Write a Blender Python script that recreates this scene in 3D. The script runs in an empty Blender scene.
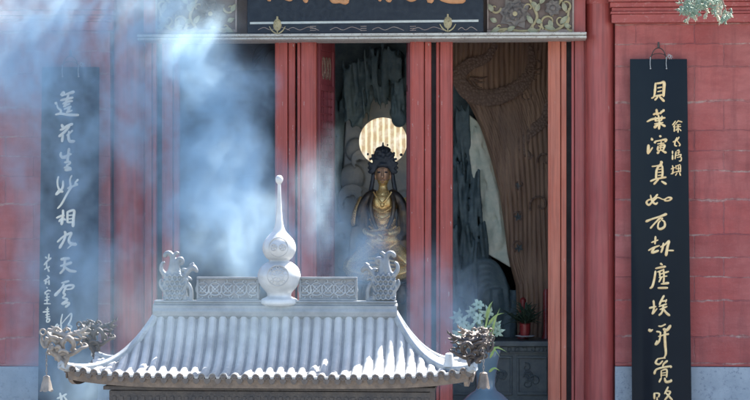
import bpy, math, random
from mathutils import Vector
random.seed(7)
PI = math.pi
D = bpy.data
SC = bpy.context.scene
COL = SC.collection

# ------------------------------------------------------------------ camera, light, exposure
F = 2222.0                       # focal length in photo pixels (750 wide)
YAW = math.radians(4.0)
CAM = Vector((20 * math.tan(YAW), -20.0, 3.0))
cam = D.cameras.new('camera'); camo = D.objects.new('camera', cam); COL.objects.link(camo)
cam.sensor_width = 36.0; cam.lens = 36.0 * F / 750.0
cam.clip_start = 0.1; cam.clip_end = 2000
camo.location = CAM; camo.rotation_euler = (math.radians(90), 0, YAW)
SC.camera = camo

SUN_AZ = math.radians(40)        # to the right of straight behind the hall
SUN_EL = math.radians(53)
w = D.worlds.new('World'); SC.world = w; w.use_nodes = True
nt = w.node_tree; bg = nt.nodes['Background']
sky = nt.nodes.new('ShaderNodeTexSky'); sky.sky_type = 'NISHITA'; sky.sun_disc = False
sky.sun_elevation = SUN_EL; sky.sun_rotation = SUN_AZ
sky.dust_density = 1.5
nt.links.new(sky.outputs[0], bg.inputs[0]); bg.inputs[1].default_value = 0.11
sun = D.lights.new('sun', 'SUN'); sun.energy = 4.6; sun.angle = math.radians(0.5); sun.color = (1.0, 0.95, 0.87)
suno = D.objects.new('sun', sun); COL.objects.link(suno)
sdir = Vector((math.sin(SUN_AZ) * math.cos(SUN_EL), math.cos(SUN_AZ) * math.cos(SUN_EL), math.sin(SUN_EL)))
suno.rotation_euler = (-sdir).to_track_quat('-Z', 'Y').to_euler(); suno.location = (8, 12, 14)
SC.view_settings.view_transform = 'Standard'; SC.view_settings.look = 'None'
SC.view_settings.gamma = 1; SC.view_settings.use_curve_mapping = False
SC.view_settings.exposure = 2.1
SC.cycles.volume_step_rate = 2.0
SC.cycles.volume_max_steps = 256
SC.cycles.volume_bounces = 3
SC.cycles.use_denoising = True

def P(px, py, Y):
    """world point on the plane y = Y whose place in the photograph is (px, py)"""
    a = (px - 375.0) / F; b = (200.0 - py) / F
    dx = -math.sin(YAW) + math.cos(YAW) * a
    dy = math.cos(YAW) + math.sin(YAW) * a
    t = (Y - CAM.y) / dy
    return Vector((CAM.x + dx * t, Y, CAM.z + b * t))
def S(Y): return (Y - CAM.y) / F   # metres per photo pixel at that depth

# ------------------------------------------------------------------ materials
def srgb(r, g, b):
    f = lambda c: ((c / 255 + 0.055) / 1.055) ** 2.4 if c > 10 else c / 255 / 12.92
    return (f(r), f(g), f(b), 1)

class N:
    def __init__(s, name):
        s.m = D.materials.new(name); s.m.use_nodes = True; s.t = s.m.node_tree; s.n = s.t.nodes
        s.b = s.n['Principled BSDF']; s.out = s.n['Material Output']
        s.tc = s.n.new('ShaderNodeTexCoord')
    def l(s, a, b): s.t.links.new(a, b)
    def noise(s, scale, detail=4, rough=0.55, vec=None, dist=0.0, stretch=None):
        v = vec or s.tc.outputs['Object']
        if stretch:
            mp = s.n.new('ShaderNodeMapping'); mp.inputs['Scale'].default_value = stretch; s.l(v, mp.inputs[0]); v = mp.outputs[0]
        x = s.n.new('ShaderNodeTexNoise'); s.l(v, x.inputs['Vector'])
        x.inputs['Scale'].default_value = scale; x.inputs['Detail'].default_value = detail
        x.inputs['Roughness'].default_value = rough; x.inputs['Distortion'].default_value = dist
        return x.outputs[0]
    def ramp(s, fac, stops):
        x = s.n.new('ShaderNodeValToRGB'); s.l(fac, x.inputs[0]); e = x.color_ramp.elements
        while len(e) < len(stops): e.new(0.5)
        for i, (p, c) in enumerate(stops):
            e[i].position = p; e[i].color = c if hasattr(c, '__len__') else (c, c, c, 1)
        return x.outputs[0]
    def mix(s, fac, a, b, mode='MIX'):
        x = s.n.new('ShaderNodeMix'); x.data_type = 'RGBA'; x.blend_type = mode
        for inp, v in ((x.inputs[0], fac), (x.inputs[6], a), (x.inputs[7], b)):
            if hasattr(v, 'is_output'): s.l(v, inp)
            elif hasattr(v, '__len__'): inp.default_value = v
            else: inp.default_value = v if inp == x.inputs[0] else (v, v, v, 1)
        return x.outputs[2]
    def math(s, op, a, b=0.0, c=None, clamp=False):
        x = s.n.new('ShaderNodeMath'); x.operation = op; x.use_clamp = clamp
        for i, v in enumerate((a, b) if c is None else (a, b, c)):
            if hasattr(v, 'is_output'): s.l(v, x.inputs[i])
            else: x.inputs[i].default_value = v
        return x.outputs[0]
    def bump(s, h, strength=0.4, dist=0.01):
        x = s.n.new('ShaderNodeBump'); x.inputs['Strength'].default_value = strength; x.inputs['Distance'].default_value = dist
        s.l(h, x.inputs['Height']); s.l(x.outputs[0], s.b.inputs['Normal'])
    def set(s, col=None, rough=0.6, metal=0.0, spec=0.5, coat=0.0):
        for k, v in (('Base Color', col), ('Roughness', rough), ('Metallic', metal), ('Specular IOR Level', spec), ('Coat Weight', coat)):
            if v is None: continue
            if hasattr(v, 'is_output'): s.l(v, s.b.inputs[k])
            else: s.b.inputs[k].default_value = v
        return s.m

def painted(name, col, col2, chip=(0.55, 0.42, 0.38, 1), chip_amt=0.70, rough=0.5, grain=True):
    n = N(name)
    big = n.noise(1.3, 5, stretch=(1, 1, 0.5)); g = n.noise(14, 5, stretch=(2.5, 2.5, 0.12))
    c = n.mix(n.ramp(big, [(0.35, 0), (0.68, 1)]), col, col2)
    c = n.mix(n.math('MULTIPLY', n.ramp(g, [(0.42, 0), (0.66, 1)]), 0.6), c, (col[0] * .5, col[1] * .5, col[2] * .55, 1))
    ch = n.noise(26, 6, 0.7, stretch=(1.4, 1.4, 0.35))
    m = n.ramp(ch, [(chip_amt, 0), (chip_amt + 0.03, 1)])
    ch2 = n.noise(7, 8, 0.75, stretch=(1.8, 1.8, 0.25)); m = n.math('MAXIMUM', m, n.math('MULTIPLY', n.ramp(ch2, [(.655, 0), (.69, 1)]), .7))
    c = n.mix(m, c, chip)
    sp = n.noise(7, 3); n.bump(n.mix(0.5, g, m), 0.25, 0.004)
    return n.set(c, n.ramp(sp, [(0.3, rough - .08), (0.7, rough + .15)]))

def brick_mat(name):
    n = N(name)
    sep = n.n.new('ShaderNodeSeparateXYZ'); n.l(n.tc.outputs['Object'], sep.inputs[0])
    wob = n.noise(3.0, 4, 0.6)
    wob2 = n.noise(16.0, 3, 0.6)
    zz = n.math('ADD', sep.outputs[2], n.math('MULTIPLY', n.math('SUBTRACT', wob, 0.5), 0.06))
    zz = n.math('ADD', zz, n.math('MULTIPLY', n.math('SUBTRACT', wob2, 0.5), 0.022))
    zz = n.math('ADD', zz, n.math('MULTIPLY', n.math('SINE', n.math('MULTIPLY', sep.outputs[2], 6.1)), .055))
    xx = n.math('ADD', sep.outputs[0], n.math('MULTIPLY', n.math('SUBTRACT', wob2, 0.5), 0.03))
    cb = n.n.new('ShaderNodeCombineXYZ'); n.l(xx, cb.inputs[0]); n.l(zz, cb.inputs[1])
    br = n.n.new('ShaderNodeTexBrick'); n.l(cb.outputs[0], br.inputs['Vector'])
    br.inputs['Scale'].default_value = 1; br.inputs['Brick Width'].default_value = 0.52; br.inputs['Row Height'].default_value = 0.232
    br.inputs['Mortar Size'].default_value = 0.006; br.inputs['Mortar Smooth'].default_value = 0.35
    br.inputs['Color1'].default_value = (0.43, 0.088, 0.076, 1); br.inputs['Color2'].default_value = (0.33, 0.066, 0.058, 1)
    br.inputs['Mortar'].default_value = (0.30, 0.075, 0.078, 1)
    big = n.noise(0.9, 5); fine = n.noise(40, 5, 0.7); mid = n.noise(6, 5, 0.65, stretch=(0.6, 1, 1.5))
    c = n.mix(n.math('MULTIPLY', n.ramp(big, [(0.42, 0), (0.58, 1)]), 0.75), br.outputs[0], (0.46, 0.15, 0.135, 1))
    c = n.mix(n.math('MULTIPLY', n.ramp(mid, [(0.42, 0), (0.72, 1)]), 0.55), c, (0.23, 0.046, 0.044, 1))
    c = n.mix(n.math('MULTIPLY', n.ramp(fine, [(0.5, 0), (0.8, 1)]), 0.3), c, (0.52, 0.24, 0.22, 1))
    # worn pale mortar: only here and there
    patch = n.ramp(n.noise(2.2, 4, 0.6), [(0.44, 0), (0.56, 1)])
    fr = n.math('ABSOLUTE', n.math('SUBTRACT', n.math('FRACT', n.math('DIVIDE', zz, .232)), .5))
    hz = n.ramp(fr, [(.455, 0), (.475, 1)])
    ln = n.math('MAXIMUM', hz, n.math('MULTIPLY', br.outputs['Fac'], .2))
    pale = n.math('MULTIPLY', ln, patch)
    pale = n.math('MULTIPLY', pale, n.ramp(n.noise(20, 3), [(0.35, 0.1), (0.55, 1)]))
    c = n.mix(n.math('MULTIPLY', pale, 0.6), c, (0.62, 0.45, 0.38, 1))
    run_ = n.ramp(n.noise(3.2, 5, .65, stretch=(2.6, 1, .35)), [(.50, 0), (.66, .5)])
    c = n.mix(run_, c, (.20, .052, .05, 1))
    spots = n.ramp(n.noise(33, 2, 0.5, stretch=(1, 1, 0.6)), [(0.775, 0), (0.80, 0.7)])
    c = n.mix(spots, c, (0.5, 0.33, 0.3, 1))
    h = n.math('ADD', n.math('MULTIPLY', br.outputs['Fac'], -0.7), n.math('ADD', n.math('MULTIPLY', mid, 0.5), n.math('MULTIPLY', fine, 0.15)))
    n.bump(h, 0.9, 0.03)
    return n.set(c, n.ramp(fine, [(0.3, 0.62), (0.7, 0.85)]))

def rough_mat(name, c1, c2, scale=6, rough=0.7, metal=0.0, bump=0.4, bd=0.01, c3=None, spec=0.5, r2=0.15):
    n = N(name); a = n.noise(scale, 6, 0.62); b = n.noise(scale * 7, 4, 0.65)
    c = n.mix(n.ramp(a, [(0.36, 0), (0.64, 1)]), c1, c2)
    if c3: c = n.mix(n.ramp(b, [(0.55, 0), (0.68, 1)]), c, c3)
    n.bump(n.mix(0.35, a, b), bump, bd)
    return n.set(c, n.ramp(b, [(0.3, max(0.03, rough - r2)), (0.7, min(1, rough + r2))]), metal, spec)

M = {}
M['brick'] = brick_mat('red washed brick')
M['redplaster'] = rough_mat('red washed moulding', (0.44, .105, .092, 1), (0.35, .075, .07, 1), 5, .72, c3=(.46, .18, .17, 1))
M['dado'] = rough_mat('grey stone plinth', (.27, .31, .35, 1), (.35, .39, .43, 1), 5, .7, c3=(.21, .24, .28, 1))
M['column'] = painted('dark red column paint', (.35, .062, .055, 1), (.42, .095, .082, 1), chip_amt=.76, rough=.42)
M['post'] = painted('brick red post paint', (.40, .066, .048, 1), (.48, .10, .075, 1), chip_amt=.635, rough=.5)
M['postorange'] = painted('sun bleached orange red paint', (.50, .13, .075, 1), (.55, .19, .12, 1), chip_amt=.66, rough=.5)
M['post2'] = painted('deep red door paint', (.22, .040, .05, 1), (.29, .065, .07, 1), chip_amt=.75, rough=.45)
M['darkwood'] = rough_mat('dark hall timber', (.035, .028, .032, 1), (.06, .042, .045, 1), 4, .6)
M['pale'] = rough_mat('worn cream moulding paint', (.62, .60, .54, 1), (.50, .47, .42, 1), 9, .6, c3=(.26, .18, .16, 1), bd=.004)
M['stone'] = rough_mat('courtyard paving', (.20, .19, .175, 1), (.27, .26, .24, 1), .8, .8, c3=(.15, .145, .14, 1))
M['navy'] = rough_mat('navy signboard lacquer', (.007, .013, .026, 1), (.012, .020, .034, 1), 3, .38, bump=.1, spec=.3)
M['lacquer'] = rough_mat('black couplet lacquer', (.004, .006, .012, 1), (.006, .009, .015, 1), 1.2, .18, bump=.04, bd=.003, r2=.03, spec=.15)
M['lacquer'].node_tree.nodes['Principled BSDF'].inputs['Specular Tint'].default_value = (.75, .88, 1, 1)
M['gilt'] = rough_mat('gilt lettering', (.90, .66, .34, 1), (.76, .50, .23, 1), 18, .42, metal=.2, bump=.2, bd=.003)
M['paleletter'] = rough_mat('pale gilt lettering', (.97, .91, .76, 1), (.92, .80, .58, 1), 18, .5, metal=.1, bump=.2, bd=.003)
M['orange'] = rough_mat('faded orange gilding', (.62, .30, .14, 1), (.52, .24, .11, 1), 18, .5, metal=.15)
M['line'] = rough_mat('pale painted line', (.60, .62, .58, 1), (.5, .52, .48, 1), 18, .5)
M['silver'] = rough_mat('weathered silver grey iron', (.34, .36, .37, 1), (.23, .25, .27, 1), 9, .5, metal=.25, bump=.35, bd=.003, c3=(.24, .25, .26, 1))
M['beastgrey'] = rough_mat('dark silver grey casting', (.21, .225, .24, 1), (.14, .155, .17, 1), 12, .5, metal=.3, bump=.3, bd=.003)
M['tilegrey'] = rough_mat('silver grey iron tiles', (.42, .42, .41, 1), (.25, .255, .26, 1), 3.5, .5, metal=.15, bump=.3, bd=.003)
M['groove'] = rough_mat('dark groove grey', (.15, .155, .165, 1), (.22, .225, .235, 1), 12, .7)  # darker grey for the gaps between tile rolls and the ridge panel backs
M['iron'] = rough_mat('brown cast iron', (.10, .082, .072, 1), (.17, .135, .11, 1), 22, .5, metal=.45, bump=.5, bd=.004)
M['ironpale'] = rough_mat('cast iron in sunlit tone', (.26, .23, .20, 1), (.15, .13, .115, 1), 22, .6, metal=.15, bump=.5, bd=.004)  # pale colour stands in for sunlight on the front left dragon
M['darkbrown'] = rough_mat('cast iron in backlit tone', (.035, .028, .026, 1), (.06, .047, .042, 1), 22, .38, metal=.4, bump=.5, bd=.004)  # dark colour stands in for the front right dragon being backlit
M['ironmid'] = rough_mat('rusty grey cast iron', (.12, .10, .09, 1), (.075, .065, .06, 1), 22, .55, metal=.3, bump=.5, bd=.004)
M['darkiron'] = rough_mat('sooty iron', (.045, .042, .045, 1), (.075, .065, .06, 1), 16, .6, metal=.3)
M['white'] = rough_mat('white painted iron', (.52, .53, .53, 1), (.36, .37, .375, 1), 6, .42, metal=.1, bump=.3, bd=.003)
M['relief'] = rough_mat('faded carved wood', (.30, .22, .20, 1), (.37, .30, .26, 1), 12, .65, c3=(.42, .38, .31, 1))
M['relief_gold'] = rough_mat('worn gilded scrollwork', (.50, .42, .24, 1), (.36, .30, .18, 1), 14, .6)
M['relief_green'] = rough_mat('faded green leaf carving', (.30, .32, .22, 1), (.40, .37, .26, 1), 14, .6)
M['relief_red'] = rough_mat('faded rose panel ground', (.20, .145, .125, 1), (.16, .115, .10, 1), 8, .7)
M['peony'] = rough_mat('grey violet peony carving', (.14, .12, .115, 1), (.21, .185, .165, 1), 14, .65)
M['brown'] = None
n = N('brown carved timber'); g = n.noise(5, 6, .6, stretch=(5, 5, .25)); a = n.noise(1.2, 4)
cc = n.mix(n.ramp(g, [(.35, 0), (.68, 1)]), (.20, .11, .072, 1), (.42, .26, .165, 1))
cc = n.mix(n.math('MULTIPLY', n.ramp(a, [(.4, 0), (.65, 1)]), .5), cc, (.11, .07, .06, 1)); n.bump(g, .5, .01)
M['brown'] = n.set(cc, .65)
M['browndk'] = None
n = N('grey brown scaled relief'); vo_ = n.n.new('ShaderNodeTexVoronoi'); vo_.inputs['Scale'].default_value = 42; n.l(n.tc.outputs['Object'], vo_.inputs['Vector'])
n.bump(vo_.outputs['Distance'], .8, .01); M['browndk'] = n.set(n.mix(n.ramp(vo_.outputs['Distance'], [(.1, 0), (.6, 1)]), (.25, .16, .115, 1), (.15, .088, .064, 1)), .6)
M['browndk_old'] = rough_mat('grey carved dragon relief', (.15, .112, .095, 1), (.21, .165, .14, 1), 22, .6)
M['rock'] = rough_mat('blue black carved rock', (.045, .078, .092, 1), (.10, .14, .15, 1), 9, .6, c3=(.10, .12, .12, 1), bd=.02)
M['rocklight'] = rough_mat('grey painted rock', (.22, .25, .28, 1), (.32, .32, .31, 1), 7, .7, bd=.02)
M['cloth'] = rough_mat('pale painted rock face', (.78, .74, .60, 1), (.46, .52, .43, 1), 5, .75)
M['gold'] = rough_mat('tarnished gold leaf', (1.0, .70, .30, 1), (.75, .43, .15, 1), 14, .3, metal=.55, bump=.3)
M['copper'] = rough_mat('dull gilt skin', (.72, .42, .27, 1), (.60, .34, .22, 1), 20, .42, metal=.45, bump=.1)
M['bronze'] = rough_mat('blackened bronze robe', (.04, .036, .04, 1), (.16, .105, .06, 1), 9, .38, metal=.6)
M['crown'] = rough_mat('black crown', (.02, .025, .035, 1), (.04, .045, .06, 1), 14, .5)
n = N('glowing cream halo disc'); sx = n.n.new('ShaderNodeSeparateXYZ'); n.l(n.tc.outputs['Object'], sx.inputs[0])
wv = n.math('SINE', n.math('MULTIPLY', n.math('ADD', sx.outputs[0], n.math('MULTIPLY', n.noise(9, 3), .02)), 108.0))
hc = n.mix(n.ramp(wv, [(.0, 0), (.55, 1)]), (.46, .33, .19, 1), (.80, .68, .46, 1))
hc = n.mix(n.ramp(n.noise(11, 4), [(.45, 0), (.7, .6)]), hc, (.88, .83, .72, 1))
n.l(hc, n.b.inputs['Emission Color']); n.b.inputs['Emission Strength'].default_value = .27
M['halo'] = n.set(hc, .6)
M['redpaint'] = rough_mat('red glazed pot', (.26, .03, .03, 1), (.20, .022, .022, 1), 9, .35)
M['leaf'] = rough_mat('dark pot plant leaves', (.03, .055, .035, 1), (.05, .075, .045, 1), 20, .55)
M['leafy'] = rough_mat('yellow green lily leaves', (.30, .36, .10, 1), (.20, .30, .09, 1), 20, .5)
M['lily'] = rough_mat('white lily petals', (.44, .53, .42, 1), (.32, .43, .32, 1), 20, .55, bump=.1)
M['porcelain'] = rough_mat('pale blue porcelain', (.12, .17, .21, 1), (.09, .14, .18, 1), 3, .22, bump=.03, r2=.05)
M['needle'] = rough_mat('grey green juniper needles', (.13, .20, .15, 1), (.22, .29, .21, 1), 30, .6)
M['needlepale'] = rough_mat('pale dry juniper tips', (.48, .44, .33, 1), (.36, .35, .25, 1), 30, .6)
M['bark'] = rough_mat('juniper bark', (.20, .16, .12, 1), (.13, .10, .08, 1), 20, .8)
M['wire'] = rough_mat('dark iron wire', (.06, .05, .05, 1), (.10, .08, .07, 1), 20, .5, metal=.5)
M['wirepale'] = rough_mat('pale twisted wire', (.5, .5, .5, 1), (.4, .4, .4, 1), 20, .4, metal=.5)
M['tileroof'] = rough_mat('hall roof tiles', (.10, .10, .10, 1), (.14, .14, .135, 1), 5, .7)
M['altar'] = rough_mat('dark carved altar wood', (.06, .075, .085, 1), (.10, .115, .115, 1), 10, .5)
M['saucer'] = rough_mat('white glazed saucer', (.6, .6, .62, 1), (.5, .5, .52, 1), 10, .3)

# ------------------------------------------------------------------ mesh builder
class MB:
    def __init__(s): s.v = []; s.f = []
    def add(s, vs, fs):
        o = len(s.v); s.v += [Vector(v) for v in vs]; s.f += [tuple(i + o for i in f) for f in fs]
    def box(s, x0, x1, y0, y1, z0, z1):
        s.add([(x0, y0, z0), (x1, y0, z0), (x1, y1, z0), (x0, y1, z0), (x0, y0, z1), (x1, y0, z1), (x1, y1, z1), (x0, y1, z1)],
              [(0, 3, 2, 1), (4, 5, 6, 7), (0, 1, 5, 4), (1, 2, 6, 5), (2, 3, 7, 6), (3, 0, 4, 7)]); return s
    def pbox(s, px0, px1, py0, py1, Y, depth):
        """box whose front face (at y = Y) fills that rectangle of the facade plane, going back by depth"""
        a = P(px0, (py0 + py1) / 2, Y); b = P(px1, (py0 + py1) / 2, Y)
        m = (px0 + px1) / 2
        return s.box(a.x, b.x, Y, Y + depth, P(m, py1, Y).z, P(m, py0, Y).z)
    def tube(s, pts, rad, seg=8, flat=None, caps=True):
        """swept tube; flat=(normal, factor) squashes it along a normal"""
        pts = [Vector(p) for p in pts]; n = len(pts)
        if not hasattr(rad, '__len__'): rad = [rad] * n
        vs = []; prev = None
        for i in range(n):
            t = (pts[min(i + 1, n - 1)] - pts[max(i - 1, 0)])
            t = t.normalized() if t.length > 1e-9 else Vector((0, 0, 1))
            if prev is None:
                up = Vector((0, -1, 0)) if abs(t.y) < .9 else Vector((1, 0, 0)); a = (up - t * up.dot(t)).normalized()
            else:
                a = prev - t * prev.dot(t); a = a.normalized() if a.length > 1e-6 else prev
            prev = a; b = t.cross(a)
            for k in range(seg):
                q = 2 * PI * k / seg; off = (a * math.cos(q) + b * math.sin(q)) * rad[i]
                if flat: nn, fa = flat; off -= nn * off.dot(nn) * (1 - fa)
                vs.append(pts[i] + off)
        fs = [(i * seg + k, i * seg + (k + 1) % seg, (i + 1) * seg + (k + 1) % seg, (i + 1) * seg + k) for i in range(n - 1) for k in range(seg)]
        if caps: fs += [tuple(range(seg))[::-1], tuple((n - 1) * seg + k for k in range(seg))]
        s.add(vs, fs); return s
    def ell(s, c, r, u=14, v=9):
        c = Vector(c); r = (r, r, r) if not hasattr(r, '__len__') else r
        vs = [c + Vector((0, 0, r[2]))]
        for j in range(1, v):
            ph = PI * j / v
            for i in range(u):
                th = 2 * PI * i / u; vs.append(c + Vector((r[0] * math.sin(ph) * math.cos(th), r[1] * math.sin(ph) * math.sin(th), r[2] * math.cos(ph))))
        vs.append(c - Vector((0, 0, r[2]))); L = len(vs) - 1
        fs = [(0, 1 + i, 1 + (i + 1) % u) for i in range(u)]
        for j in range(v - 2):
            for i in range(u):
                a = 1 + j * u; fs.append((a + i, a + u + i, a + u + (i + 1) % u, a + (i + 1) % u))
        a = 1 + (v - 2) * u; fs += [(a + i, L, a + (i + 1) % u) for i in range(u)]
        s.add(vs, fs); return s
    def lathe(s, c, prof, seg=40, a0=0, a1=2 * PI):
        """prof: (radius, z) from top to bottom"""
        c = Vector(c); vs = [c + Vector((r * math.cos(2 * PI * k / seg), r * math.sin(2 * PI * k / seg), z)) for r, z in prof for k in range(seg)]
        fs = [(i * seg + k, (i + 1) * seg + k, (i + 1) * seg + (k + 1) % seg, i * seg + (k + 1) % seg) for i in range(len(prof) - 1) for k in range(seg)]
        fs += [tuple(range(seg)), tuple((len(prof) - 1) * seg + k for k in range(seg))[::-1]]
        s.add(vs, fs); return s
    def poly(s, pts, dirv):
        """prism: closed outline pts pushed back by dirv"""
        n = len(pts); dirv = Vector(dirv); vs = [Vector(p) for p in pts] + [Vector(p) + dirv for p in pts]
        s.add(vs, [tuple(range(n)), tuple(range(n, 2 * n))[::-1]] + [(i, i + n, (i + 1) % n + n, (i + 1) % n) for i in range(n)]); return s
    def disc(s, c, r, nrm=(0, -1, 0), thick=.01, seg=24):
        nrm = Vector(nrm).normalized(); a = nrm.orthogonal().normalized(); b = nrm.cross(a); c = Vector(c)
        return s.poly([c + (a * math.cos(2 * PI * k / seg) + b * math.sin(2 * PI * k / seg)) * r for k in range(seg)], -nrm * thick)
    def build(s, name, mat, parent=None, smooth=True, origin=None, remesh=0, bevel=0, world=False, angle=40):
        o_ = Vector((0, 0, 0))
        if parent is not None: o_ = wloc(parent)
        if origin is None: origin = o_
        origin = Vector(origin)
        me = D.meshes.new(name); me.from_pydata([v - origin for v in s.v], [], s.f); me.update()
        me.materials.append(M[mat] if isinstance(mat, str) else mat)
        import bmesh
        bm = bmesh.new(); bm.from_mesh(me); bmesh.ops.recalc_face_normals(bm, faces=bm.faces); bm.to_mesh(me); bm.free()
        ob = D.objects.new(name, me); COL.objects.link(ob)
        ob.location = origin - o_
        if parent is not None: ob.parent = parent
        if smooth:
            me.polygons.foreach_set('use_smooth', [True] * len(me.polygons))
            if not remesh: me.set_sharp_from_angle(angle=math.radians(angle))
        if remesh:
            m = ob.modifiers.new('fuse', 'REMESH'); m.mode = 'VOXEL'; m.voxel_size = remesh; m.use_smooth_shade = True
            m = ob.modifiers.new('soft', 'SMOOTH'); m.factor = .5; m.iterations = 3
        if bevel:
            m = ob.modifiers.new('edge', 'BEVEL'); m.width = bevel; m.segments = 2; m.limit_method = 'ANGLE'
        return ob

def wloc(o):
    v = Vector(o.location)
    while o.parent: o = o.parent; v += Vector(o.location)
    return v
def empty(name, loc):
    o = D.objects.new(name, None); COL.objects.link(o); o.location = loc; o.empty_display_size = .1; return o
def tag(o, label, cat, group=None):
    o['label'] = label; o['category'] = cat
    if group: o['group'] = group
    return o
def struct(o): o['kind'] = 'structure'; return o
def copy_tree(o, parent=None):
    c = o.copy(); COL.objects.link(c); c.parent = parent
    for ch in [x for x in list(D.objects) if x.parent == o]: copy_tree(ch, c)
    return c

def spline(pts, step=5):
    """Catmull-Rom through tuples of any length"""
    if len(pts) < 3:
        a, b = pts[0], pts[-1]; return [tuple(a[k] + (b[k] - a[k]) * i / step for k in range(len(a))) for i in range(step + 1)]
    out = []; p = [pts[0]] + list(pts) + [pts[-1]]
    for i in range(1, len(p) - 2):
        for j in range(step):
            t = j / step
            out.append(tuple(.5 * (2 * p[i][k] + (p[i + 1][k] - p[i - 1][k]) * t + (2 * p[i - 1][k] - 5 * p[i][k] + 4 * p[i + 1][k] - p[i + 2][k]) * t * t
                       + (3 * p[i][k] - p[i - 1][k] - 3 * p[i + 1][k] + p[i + 2][k]) * t ** 3) for k in range(len(p[0]))))
    out.append(tuple(pts[-1])); return out
def ptube(mb, pts, Y, scale=1.0, seg=8, step=5, flat=None):
    """tube through (px, py, radius_px[, dy]) points of the plane y = Y"""
    q = spline([(p[0], p[1], p[2], p[3] if len(p) > 3 else 0.0) for p in pts], step)
    s = S(Y)
    mb.tube([P(a, b, Y) + Vector((0, d, 0)) for a, b, r, d in q], [max(.0008, r * s * scale) for a, b, r, d in q], seg, flat)

# ------------------------------------------------------------------ ground and hall shell
g = MB(); g.box(-150, 150, -150, 150, -.3, 0); struct(g.build('courtyard_ground', 'stone', smooth=False))
g = MB(); g.box(-12, 12, -1.5, 8, 0.004, .75); struct(g.build('stone_terrace', 'stone', smooth=False))

hall = empty('temple_hall', (0, 0, .75)); tag(hall, 'temple hall body with dark interior behind the open red doors', 'building')
xl = P(110, 200, 0).x; xr = P(615, 200, 0).x
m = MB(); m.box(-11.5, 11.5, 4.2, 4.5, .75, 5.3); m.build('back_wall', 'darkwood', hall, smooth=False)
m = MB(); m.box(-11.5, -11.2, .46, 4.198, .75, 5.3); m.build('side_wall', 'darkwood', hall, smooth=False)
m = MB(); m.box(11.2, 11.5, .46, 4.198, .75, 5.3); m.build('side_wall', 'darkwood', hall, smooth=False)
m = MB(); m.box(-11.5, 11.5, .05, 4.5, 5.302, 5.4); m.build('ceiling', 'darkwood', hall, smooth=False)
m = MB(); m.poly([(-12.3, -1.5, 5.32), (-12.3, 2.2, 7.1), (-12.3, 5.6, 5.3), (-12.3, 5.6, 5.45), (-12.3, 2.2, 7.3), (-12.3, -1.5, 5.46)], (24.6, 0, 0))
for i in range(120):
    x = -12.2 + i * .205
    m.tube([(x, -1.53, 5.46), (x, .35, 6.38), (x, 2.2, 7.3)], .05, 6)
m.build('roof', 'tileroof', hall, smooth=False)

# brick walls either side, each with plinth, cornice
def wall(side, label):
    x_in = xl if side < 0 else xr
    r = empty('brick_wall', (x_in, 0, .75)); tag(r, label, 'wall')
    x0, x1 = (-11.5, x_in) if side < 0 else (x_in, 11.5)
    zd = P(60 if side < 0 else 680, 366.5, 0).z; zc = P(60 if side < 0 else 680, 31 if side < 0 else 23, 0).z
    m = MB(); m.box(x0, x1, 0, .45, zd, 5.3); m.build('wall_face', 'brick', r, smooth=False, origin=(0, 0, zc - 5 * .232 + .02), bevel=.012)
    m = MB(); m.box(x0, x1, -.012, .45, .75, zd - .002); m.build('plinth', 'dado', r, smooth=False, bevel=.008)
    m = MB(); e = .0
    s = S(0)
    for (a, b, pr) in ((0, 8.4, .075), (8.6, 11, .095), (11.2, 15, .07), (15.2, 20, .105), (20.2, 36, .14), (36.2, 44, .17)):
        xa, xb = (x0, x_in + pr * .45) if side < 0 else (x_in - pr * .45, x1)
        m.box(xa, xb, -pr, .02, zc + a * s, zc + b * s)
    m.build('cornice', 'redplaster', r, smooth=False, bevel=.006)
wall(-1, 'red washed brick wall left of the doorway, veiled by incense smoke')
wall(1, 'clear red washed brick wall right of the doorway with grey stone base')

# round columns
def column(px, r_px, label):
    c = P(px, 200, .12); r = r_px * S(.12)
    o = empty('round_column', (c.x, .12, .75)); tag(o, label, 'column', 'round columns flanking the doorway')
    m = MB(); m.lathe((c.x, .12, .75), [(r, 4.5), (r, 3.0), (r * 1.01, 1.5), (r * 1.02, .2)], 48); m.build('shaft', 'column', o)
    m = MB(); m.lathe((c.x, .12, .75), [(r * 1.05, .2), (r * 1.35, .14), (r * 1.4, .06), (r * 1.3, 0.004)], 40); m.build('base', 'stone', o)
    m = MB(); m.lathe((c.x, .12, .75), [(r * 1.1, 4.5), (r * 1.12, 2.25 + 206 * S(0)), (r * 1.05, 2.25 + 197 * S(0)), (r * .98, 2.25 + 195 * S(0))], 40); m.build('capital', 'redplaster', o)
column(128.5, 15, 'dark red round column at the left jamb, purple in the smoke')
column(600, 14.5, 'dark red round column between the door frame and the right brick wall')

# door posts: (px0, px1, groove px, side)
ZTOP_PY = 36
def post(px0, px1, groove, mat, label, Y=.16, name='door_post', grp='red timber posts of the doorway'):
    c = P((px0 + px1) / 2, 400, Y); o = empty(name, (c.x, Y, .75)); tag(o, label, 'post', grp)
    m = MB(); zt = P(px0, ZTOP_PY - 6, Y).z
    a = P(px0, 200, Y).x; b = P(px1, 200, Y).x; gx = P(groove, 200, Y).x
    big_left = (groove - px0) > (px1 - groove)
    y1 = Y + .11
    if big_left:
        m.box(a, gx - .006, Y, y1, .75, zt); m.box(gx, b, Y + .022, y1, .75, zt); bead = a
    else:
        m.box(a, gx - .006, Y + .022, y1, .75, zt); m.box(gx, b, Y, y1, .75, zt); bead = b
    m.box(a + .004, b - .004, y1 - .05, y1 + .003, .76, zt - .01)
    m.build('timber', mat, o, smooth=False, bevel=.007)
    m = MB(); sx = bead + (.018 if bead == a else -.018)
    m.tube([(sx, Y - .001, .8), (sx, Y - .001, zt)], .006, 6); m.build('bead', mat, o)
    return o
post(143, 155.5, 152, 'post', 'narrow salmon red jamb post beside the left round column')
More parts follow.
